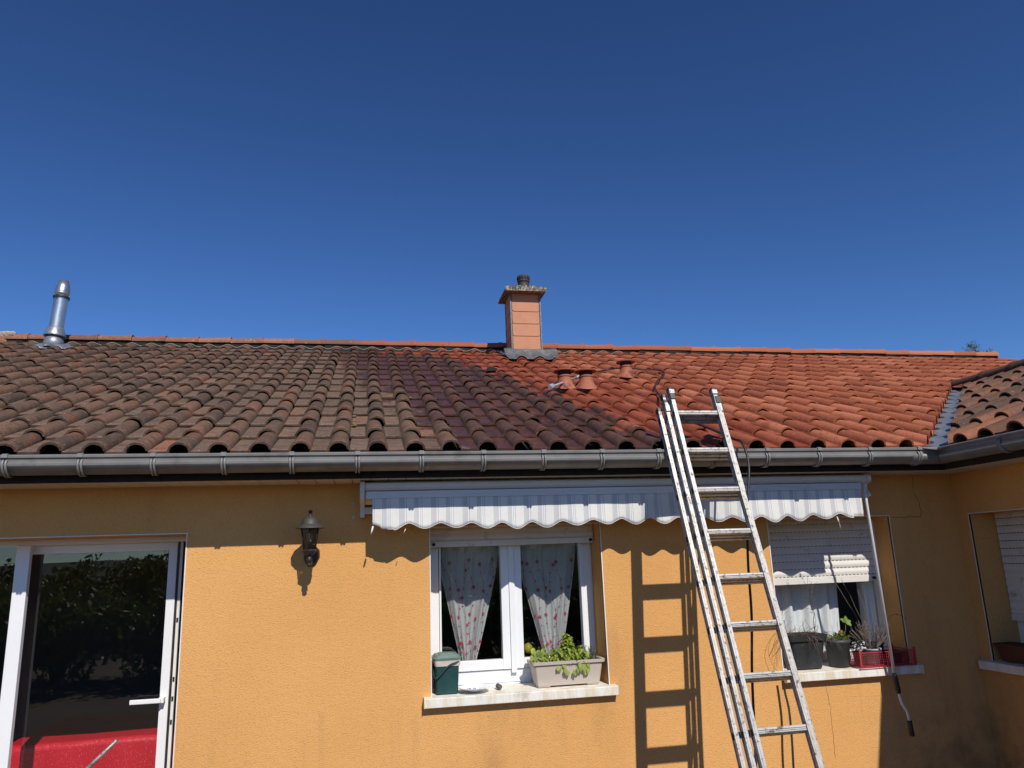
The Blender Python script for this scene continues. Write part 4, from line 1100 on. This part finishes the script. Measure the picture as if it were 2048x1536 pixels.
for k in range(26):
    base = Vector((random.uniform(1.33,1.445), random.uniform(4.85,4.94), -.632)); d = Vector((random.uniform(-.35,.35), random.uniform(-.3,.2), 1)).normalized(); Ls = random.uniform(.05,.10)
    b.tube([base, base+d*Ls], .0014, 4, rnd=.1)
    for q in range(int(Ls/.0035)):
        p = base + d*(q*.0035+.006); dr = (d*.8+rv()*.8).normalized(); s_ = dr.cross(rv()).normalized()*.0012
        b.add([p-s_, p+s_, p+dr*.016], [(0,1,2)], rnd=random.random())
b.build('sprigs', M['rosemary'], ro)
b = MB(); b.lathe([(0,-.033),(.016,-.029),(.028,-.015),(.032,0),(.028,.015),(.016,.029),(0,.033)], (1.045,5.10,-.56), 20)
tag(b.build('lemon', M['lemon']), 'yellow fruit showing behind the glass by the basil', 'fruit')

# ------------------------------------------------------------------ things on sill 2
def potround(cx, cy, z0, z1, r0, r1, m_, name='pot_body', parent=None):
    b = MB(); b.lathe([(0,0),(r0,0),(r1,(z1-z0)*.86),(r1+.006,(z1-z0)*.88),(r1+.008,(z1-z0)),(r1-.003,(z1-z0)),(r1-.006,(z1-z0)*.85)], (cx,cy,z0), 32); return b.build(name, m_, parent)
p1 = thing('plant_pot', 'large black square pot of dried stems beside the ladder', 'pot', (2.87,4.90,ZS))
b = MB(); rbox(b, 2.87, 4.90, ZS+.002, -.575, .100, .080, .128, .100, .03, cap=(True,False), rings=4); rbox(b, 2.87, 4.90, -.585, -.548, .142, .112, .146, .116, .03, cap=(True,False)); rbox(b, 2.87, 4.90, -.548, -.56, .146, .116, .132, .102, .03, cap=(False,False)); b.build('pot_body', M['black_pl'], p1, bevel=.0015)
b = MB(); b.grid(lambda u, v: (2.75+u*.24, 4.81+v*.18, -.556+.008*math.sin(u*30+v*9)), 16, 8); b.build('soil', M['soil'], p1)
p2 = thing('plant_pot', 'round charcoal pot with grass and weeds beside the red crate', 'pot', (3.115,4.865,ZS))
potround(3.115, 4.865, ZS+.002, -.592, .066, .078, M['grey_pl'], parent=p2)
b = MB(); b.lathe([(0,.006),(.05,.002),(.074,-.004)], (3.115,4.865,-.598), 20); b.build('soil', M['soil'], p2)
def wobble(p, d, L, n=9, k=.35, droop=0.0):
    pts = [p.copy()]; d = d.normalized(); c = p.copy(); bend = rv()*k*.25
    for i in range(n):
        d = (d + bend*.35 + rv()*k*.22 + Vector((0,0,-droop))).normalized(); c = c + d*(L/n); pts.append(c.copy())
    return pts
def inside(p): return p.y < 4.955
dry = thing('dead_plant', 'tangle of thin dried stems growing out of the black square pot', 'plant', (2.87,4.88,-.55))
b = MB()
for k in range(34):
    p = Vector((random.uniform(2.76,2.98), random.uniform(4.81,4.93), -.556)); L = random.choice((.05,.07,.09,.12,.16))
    pts = wobble(p, Vector((random.uniform(-.8,.8), random.uniform(-.8,.0), 1)), L, 8, .9, .05); pts = [q for q in pts if inside(q)]
    if len(pts) > 2: b.tube(pts, [.0016*(1-.6*i/len(pts)) for i in range(len(pts))], 4)
for k in range(14):
    p = Vector((random.uniform(2.80,3.04), random.uniform(4.785,4.80), -.552))
    b.tube(wobble(p, Vector((random.uniform(-.5,.9), -.5, random.uniform(-.4,.3))), random.uniform(.06,.15), 8, .6, .22), .0011, 4)
for tgt in ((2.735,4.86,-.36),(2.99,4.90,-.27),(2.99,4.92,-.24)):
    p = Vector((tgt[0]+random.uniform(-.03,.03), 4.88, -.556)); q = Vector(tgt); pts = [p.lerp(q, i/9)+rv()*.006 for i in range(10)]; b.tube(pts, .0015, 5)
    for j in range(9):
        c = pts[random.randint(4,9)]; pp = [w__ for w__ in wobble(c, Vector((random.uniform(-1,1), -.2, .4)), random.uniform(.04,.09), 6, .8) if inside(w__)]
        if len(pp) > 1: b.tube(pp, .0009, 4)
b.build('stems', M['wood_dead'], dry)
hang = thing('withered_vine', 'wispy dead stems hanging at the left edge of the shuttered window', 'plant', (2.64,4.77,-.5))
b = MB()
for k in range(6):
    b.tube(wobble(Vector((2.665+random.uniform(-.01,.02),4.775,-.50-.02*k)), Vector((-.8,-.1,-.5)), random.uniform(.10,.2), 10, .5, .16), .0011, 4)
b.tube(smooth([(2.67,4.775,-.49),(2.60,4.76,-.53),(2.555,4.76,-.62),(2.57,4.76,-.70),(2.60,4.76,-.75)], 6), .0012, 4)
b.build('stems', M['wood_dead'], hang)
wd_ = thing('weeds', 'small green weeds and yellow grass in the round charcoal pot', 'plant', (3.115,4.86,-.6))
b = MB()
for k in range(130):
    a = random.uniform(0,2*PI); r = random.uniform(0,.07); p = Vector((3.115+r*math.cos(a), 4.862+r*math.sin(a), -.598)); d = Vector((math.cos(a)*.6, math.sin(a)*.6, 1))+.4*rv(); L = random.uniform(.025,.065)
    s_ = d.cross(Vector((0,1,.2))).normalized()*.0016; q = p+d.normalized()*L*.6; t = q + (d.normalized()+Vector((math.cos(a)*.5,math.sin(a)*.5,-.5))).normalized()*L*.5
    b.add([p-s_, p+s_, q+s_, q-s_, t], [(0,1,2,3),(3,2,4)], rnd=random.random())
for k in range(12):
    leaf(b, Vector((3.12+random.uniform(-.03,.05),4.84,-.57)), Vector((random.uniform(-1,1),-.3,.8)), Vector((0,-.5,1)), .03, .011, .3, .3)
b.build('grass_blades', M['strawb'], wd_)
b = MB(); P0 = Vector((3.16,4.86,-.59)); P1 = Vector((3.195,4.86,-.485)); b.tube([P0,P0.lerp(P1,.5)+Vector((.01,0,0)),P1], .0016, 5, rnd=.3)
for d in ((-1,0,.8),(1,-.2,.25),(.6,-.6,-.4),(.2,0,1)): leaf(b, P1, Vector(d), Vector((0,-1,.5)), .042, .014, .2, .05)
b.build('seedling', M['basil'], wd_)
# red crate
CRX0, CRX1, CRY0, CRY1, CZ0, CZ1 = 3.185, 3.590, 4.735, 4.955, ZS-.002, -.672
crt = thing('crate', 'red plastic lattice crate filled with small pots at the right end of the sill', 'crate', (3.39,4.85,ZS))
def lattice(b, P, u0, u1, v0, v1, du=.0150, dv=.0150, t=.0017):
    n = round((u1-u0)/du)
    for i in range(n+1):
        u = u0+(u1-u0)*i/n; tt = t*(2.0 if i % 7 == 0 else .8); b.add([P(u-tt/2,v0,0),P(u+tt/2,v0,0),P(u+tt/2,v1,0),P(u-tt/2,v1,0)], [(0,1,2,3)]); 
    n = round((v1-v0)/dv)
    for j in range(n+1):
        v = v0+(v1-v0)*j/n; tt = t*(2.6 if j in (0,n) else .8); b.add([P(u0,v-tt/2,.0008),P(u1,v-tt/2,.0008),P(u1,v+tt/2,.0008),P(u0,v+tt/2,.0008)], [(0,1,2,3)])
for (nm, P, u0, u1) in (('side_panel', lambda u,v,d:(u, CRY0-d, v), CRX0, CRX1), ('side_panel', lambda u,v,d:(u, CRY1-d, v), CRX0, CRX1), ('side_panel', lambda u,v,d:(CRX0-d, u, v), CRY0, CRY1), ('side_panel', lambda u,v,d:(CRX1-d, u, v), CRY0, CRY1)):
    b = MB(); lattice(b, P, u0, u1, CZ0, CZ1); b.build(nm, M['red_pl'], crt, solid=.0012)
b = MB(); lattice(b, lambda u,v,d:(u, v, CZ0+d), CRX0, CRX1, CRY0, CRY1, .02, .02); b.build('crate_base', M['red_pl'], crt, solid=.003)
for x in (CRX0, CRX1):
    for y in (CRY0, CRY1):
        b = MB(); b.box((x-.006,y-.006,CZ0),(x+.006,y+.006,CZ1+.022)); b.build('corner_post', M['red_pl'], crt, bevel=.001)
lv = thing('plant_pot', 'small light grey pot of dried lavender standing in the red crate', 'pot', (3.34,4.82,CZ0))
potround(3.335, 4.815, CZ0+.008, -.655, .038, .052, M['lgrey_pl'], parent=lv)
b = MB(); b.lathe([(0,.0),(.045,-.004)], (3.335,4.815,-.662), 16); b.build('soil', M['soil'], lv)
lb = thing('dried_lavender', 'bushy dried grey lavender rising out of the light grey pot', 'plant', (3.335,4.82,-.66))
b = MB()
for k in range(95):
    a = random.uniform(0,2*PI); p = Vector((3.335+.03*math.cos(a),4.82+.03*math.sin(a),-.662)); L = random.uniform(.07,.19)
    pts = wobble(p, Vector((math.cos(a)*.55+random.choice((-.25,.3)), math.sin(a)*.25-.1, 1)), L, 7, .5); pts = [q for q in pts if inside(q)]
    if len(pts) < 3: continue
    b.tube(pts, .0013, 4)
    for j in range(10):
        c = pts[random.randint(len(pts)//2, len(pts)-1)]+rv()*.003; b.add([c+rv()*.005, c+rv()*.005, c+rv()*.005], [(0,1,2)])
for tgt in ((3.20,-.23),(3.245,-.20),(3.36,-.28),(3.40,-.26)):
    p = Vector((3.37+random.uniform(-.02,.04),4.86,-.66)); q = Vector((tgt[0],4.92,tgt[1])); b.tube([p.lerp(q, i/9)+rv()*.005 for i in range(10)], .0015, 4)
pts = smooth([(3.44,4.85,-.62),(3.47,4.84,-.52),(3.53,4.82,-.45),(3.585,4.80,-.46),(3.60,4.79,-.475)], 5); b.tube(pts, .0012, 4)
for q in (6,12,20): b.lathe([(0,-.006),(.006,0),(0,.006)], pts[q], 6, False)
b.build('twigs', M['lav'], lb)
bp_ = thing('plant_pot', 'navy blue pot at the back of the red crate', 'pot', (3.43,4.90,CZ0)); potround(3.425, 4.895, CZ0+.008, -.625, .036, .047, M['blue_pl'], parent=bp_)
b = MB(); b.lathe([(0,.0),(.042,-.004)], (3.425,4.895,-.632), 16); b.build('soil', M['soil'], bp_)
dp = thing('plant_pot', 'low dark pot with bare soil in the shaded right end of the red crate', 'pot', (3.51,4.84,CZ0)); potround(3.515, 4.85, CZ0+.008, -.685, .05, .06, M['black_pl'], parent=dp)
b = MB(); b.lathe([(0,.008),(.055,-.004)], (3.515,4.85,-.69), 16); b.build('soil', M['soil'], dp)
wp = thing('scrap_heap', 'heap of white pebbles at the left end of the red crate', 'scraps', (3.24,4.80,-.66))  # unclear whitish litter and dried leaves, modelled as small lumps
b = MB()
for k in range(44):
    r = random.uniform(.004,.009); b.lathe([(0,-r),(r*.8,-r*.5),(r,0),(r*.7,r*.6),(0,r)], (3.235+random.uniform(-.035,.035), 4.81+random.uniform(-.04,.04), -.645+random.uniform(-.02,.035)), 7, False, rot=k)
b.build('scraps', M['white_bits'], wp)
b = MB()
for k in range(12):
    c = Vector((3.225+random.uniform(-.04,.03), 4.80+random.uniform(-.03,.03), -.630)); b.tube(wobble(c, rv()+Vector((0,-.3,.6)), .05, 5, .9), .002, 4)
b.lathe([(.034,-.12),(.045,-.02),(.045,-.018)], (3.235,4.81,-.65), 16)
b.build('dark_pot', M['black_pl'], wp)
b = MB(); b.lathe([(0,-.018),(.012,-.014),(.018,0),(.012,.014),(0,.018)], (3.178,4.90,-.555), 18)
tag(b.build('clay_ball', M['terracotta']), 'small round clay ball between the charcoal pot and the crate', 'ball')
# wing planter
wpn = thing('planter_box', 'brown trough planter in shade on the sill of the wing window', 'planter', (4.22,4.2,ZS))
b = MB(); rbox(b, 4.205, 4.27, ZS+.002, -.665, .055, .36, .070, .385, .015, cap=(True,False)); rbox(b, 4.205, 4.27, -.668, -.650, .078, .393, .080, .395, .015, cap=(True,False)); b.build('trough', M['brown_pl'], wpn, bevel=.002)
b = MB(); b.box((4.145,3.90,-.664),(4.265,4.64,-.652)); b.build('soil', M['soil'], wpn)

# ------------------------------------------------------------------ inside, behind the door
tb = thing('table', 'table under a bright red oilcloth behind the sliding door', 'table', (-2.1,6.2,GZ))
b = MB(); TZ = -1.055
def tcl(u, v):
    x0_, x1_ = -2.28, -.75; x = x0_ + u*(x1_-x0_)
    if v < .5: y = 6.75 - v*2*.95; z = TZ
    else: y = 5.80 - .03*math.sin(u*30)*(v-.5)*2; z = TZ - (v-.5)*2*.45
    if u < .1: x = x0_ + .05*math.cos((1-u/.1)*PI/2)*0 + u*(x1_-x0_); z -= .0
    return (x, y, z + .004*math.sin(u*9+v*7))
b.grid(tcl, 60, 24)
b.add([(-2.28,6.75,TZ),(-2.28,5.80,TZ),(-2.33,5.80,TZ-.45),(-2.33,6.75,TZ-.45)], [(0,1,2,3)])
b.build('tablecloth', M['red_cloth'], tb)
for x in (-2.2,-.85):
    for y in (5.88,6.65):
        b = MB(); b.box((x-.025,y-.025,GZ),(x+.025,y+.025,TZ-.01)); b.build('leg', M['bark'], tb)
b = MB(); b.tube([(-1.95,5.42,-1.42),(-1.46,5.30,-.97)], .011, 10)
tag(b.build('metal_pole', M['alu']), 'slim silvery pole slanting in front of the red tablecloth behind the door glass', 'pole')
hp_ = thing('houseplant', 'leafy green plant low behind the glass at the left of the red table', 'plant', (-2.32,5.6,GZ))
b = MB()
for k in range(38):
    leaf(b, Vector((-2.36+random.uniform(-.12,.10),5.62+random.uniform(-.1,.1),-1.12+random.uniform(-.14,.05))), rv()+Vector((0,-.4,.4)), Vector((0,-.4,1))+.4*rv(), random.uniform(.04,.07), .02, .4)
b.tube([(-2.36,5.62,-1.45),(-2.35,5.62,-1.1)], .006, 6, rnd=.2); b.build('leaves', M['basil'], hp_)
potround(-2.36, 5.62, GZ, -1.42, .09, .12, M['terracotta'], parent=hp_)

# ------------------------------------------------------------------ trees
def tree(label, x, y, z0, h, r, nl, group, ls=.10, leader=False):
    t = thing('tree', label, 'tree', (x, y, z0), group)
    b = MB(); top = Vector((x, y, z0+h*.75)); b.tube([Vector((x,y,z0)), Vector((x+.05,y,z0+h*.35)), top], [.10*h/4,.07*h/4,.02], 8)
    tips = []
    for k in range(16):
        a = random.uniform(0,2*PI); s_ = random.uniform(.25,.75); p = Vector((x,y,z0)).lerp(top, s_)
        q = p + Vector((math.cos(a)*r*random.uniform(.5,.95), math.sin(a)*r*random.uniform(.5,.95), h*random.uniform(.10,.38)))
        b.tube([p, p.lerp(q,.5)+Vector((0,0,.1)), q], [.03,.02,.008], 5); tips += [p.lerp(q,.6), q]
    for k in range(24):
        p = random.choice(tips); q = p + Vector((random.uniform(-.4,.4),random.uniform(-.4,.4),random.uniform(.1,.5)))*(h/4); b.tube([p,q], [.008,.003], 4); tips.append(q)
    lead = []
    if leader:       # the few twigs that reach above the ridge line
        for (tx, tz) in ((20.66,6.78),(20.74,6.88),(20.60,6.70),(20.86,6.70),(20.95,6.66),(20.40,6.55),(21.25,6.62),(21.40,6.55),(20.80,6.6)):
            p = Vector((x-.1, y-.2, 5.2)); q = Vector((tx, 22.0, tz)); pts = [p.lerp(q, i/8)+rv()*.03 for i in range(9)]; b.tube(pts, [.02*(1-i/9.5) for i in range(9)], 4)
            for i in range(16): pp = pts[5].lerp(pts[8], random.random()); qq = pp+Vector((random.uniform(-.14,.14),0,random.uniform(.0,.12))); b.tube([pp, qq], .004, 4); lead += [pp.lerp(qq,.5), qq]
    b.build('trunk', M['bark'], t)
    c = MB()
    for p0 in lead:
        for k in range(3):
            p = p0 + rv()*.05; s1 = rv().normalized(); s2 = s1.cross(rv()).normalized(); l = random.uniform(.03,.06)
            c.add([p-s1*l*.5, p+s2*l*.28, p+s1*l*.5, p-s2*l*.28], [(0,1,2,3)], rnd=random.random())
    cl_ = [(random.choice(tips)+rv()*.15*h/4, random.uniform(.16,.34)*h/4*1.4) for _ in range(46)]
    for k in range(nl):
        cc, rr_ = cl_[k % len(cl_)]; d = rv(); 
        if d.length > 1: d.normalize()
        p = cc + d*rr_; s1 = rv().normalized(); s2 = s1.cross(rv()).normalized(); l = ls*random.uniform(.6,1.3)
        c.add([p-s1*l*.5, p+s2*l*.28, p+s1*l*.5, p-s2*l*.28], [(0,1,2,3)], rnd=random.random())
    c.build('crown', M['bush'], t)
tree('loose grey green tree top showing above the far end of the ridge', 20.9, 22.3, GZ, 7.6, 1.0, 4200, None, .085, leader=True)
gp_ = 'garden shrubs opposite the house mirrored in its windows'
def shrub(label, x, y, h, r):
    t = thing('shrub', label, 'shrub', (x, y, GZ), gp_)
    b = MB()
    for k in range(14):
        a = random.uniform(0, 2*PI); q = Vector((x+math.cos(a)*r*.6, y+math.sin(a)*r*.6, GZ+h*random.uniform(.7,1.05)))
        b.tube([Vector((x,y,GZ)), Vector((x,y,GZ)).lerp(q,.5)+rv()*.15, q], [.04,.02,.004], 5)
    b.build('stem', M['bark'], t)
    c = MB(); cl_ = []
    for k in range(90):
        d = rv(); 
        while d.length > 1: d = rv()
        cl_.append((Vector((x+d.x*r, y+d.y*r, GZ+h*.5+d.z*h*.5)), random.uniform(.18,.38)))
    for k in range(7500):
        cc, rr_ = cl_[k % len(cl_)]; p = cc + rv()*rr_
        if p.z < GZ: continue
        s1 = rv().normalized(); s2 = s1.cross(rv()).normalized(); l = .13*random.uniform(.6,1.3)
        c.add([p-s1*l*.5, p+s2*l*.28, p+s1*l*.5, p-s2*l*.28], [(0,1,2,3)], rnd=random.random())
    c.build('crown', M['bush'], t)
for x, y, h_, r_, lab in [(-9.4,-11.5,2.0,1.7,'low garden shrub mirrored at the far left of the door glass'),(-6.9,-12.0,2.15,1.6,'garden shrub mirrored in the left part of the sliding door glass'),(-4.4,-11.5,2.45,1.7,'taller garden shrub mirrored at the right of the sliding door glass'),
       (-1.6,-11.6,2.1,1.6,'garden shrub opposite the wall lantern'),(1.3,-11.0,2.3,1.7,'garden shrub mirrored in the left casement of the window'),(4.1,-11.3,2.5,1.7,'garden shrub mirrored in the right casement of the window'),(7.0,-12.0,2.2,1.8,'garden shrub mirrored in the shuttered window'),(-12.4,-12.5,2.0,1.9,'outermost garden shrub beyond the door reflection')]: shrub(lab, x, y, h_, r_)
for x, y, h_, r_, lab in [(-7.4,-5.6,1.45,1.2,'knee high garden shrub nearest the far left of the terrace'),(-5.2,-4.6,1.5,1.25,'low shrub in front of the hedge opposite the sliding door'),(-3.0,-4.8,1.5,1.25,'low shrub in front of the hedge between door and lantern'),(-.8,-6.4,1.3,1.1,'low shrub in front of the hedge opposite the lantern'),
       (1.4,-5.0,1.5,1.2,'low shrub in front of the hedge opposite the left casement'),(3.6,-5.0,1.5,1.3,'low shrub in front of the hedge opposite the right casement')]: shrub(lab, x, y, h_, r_)
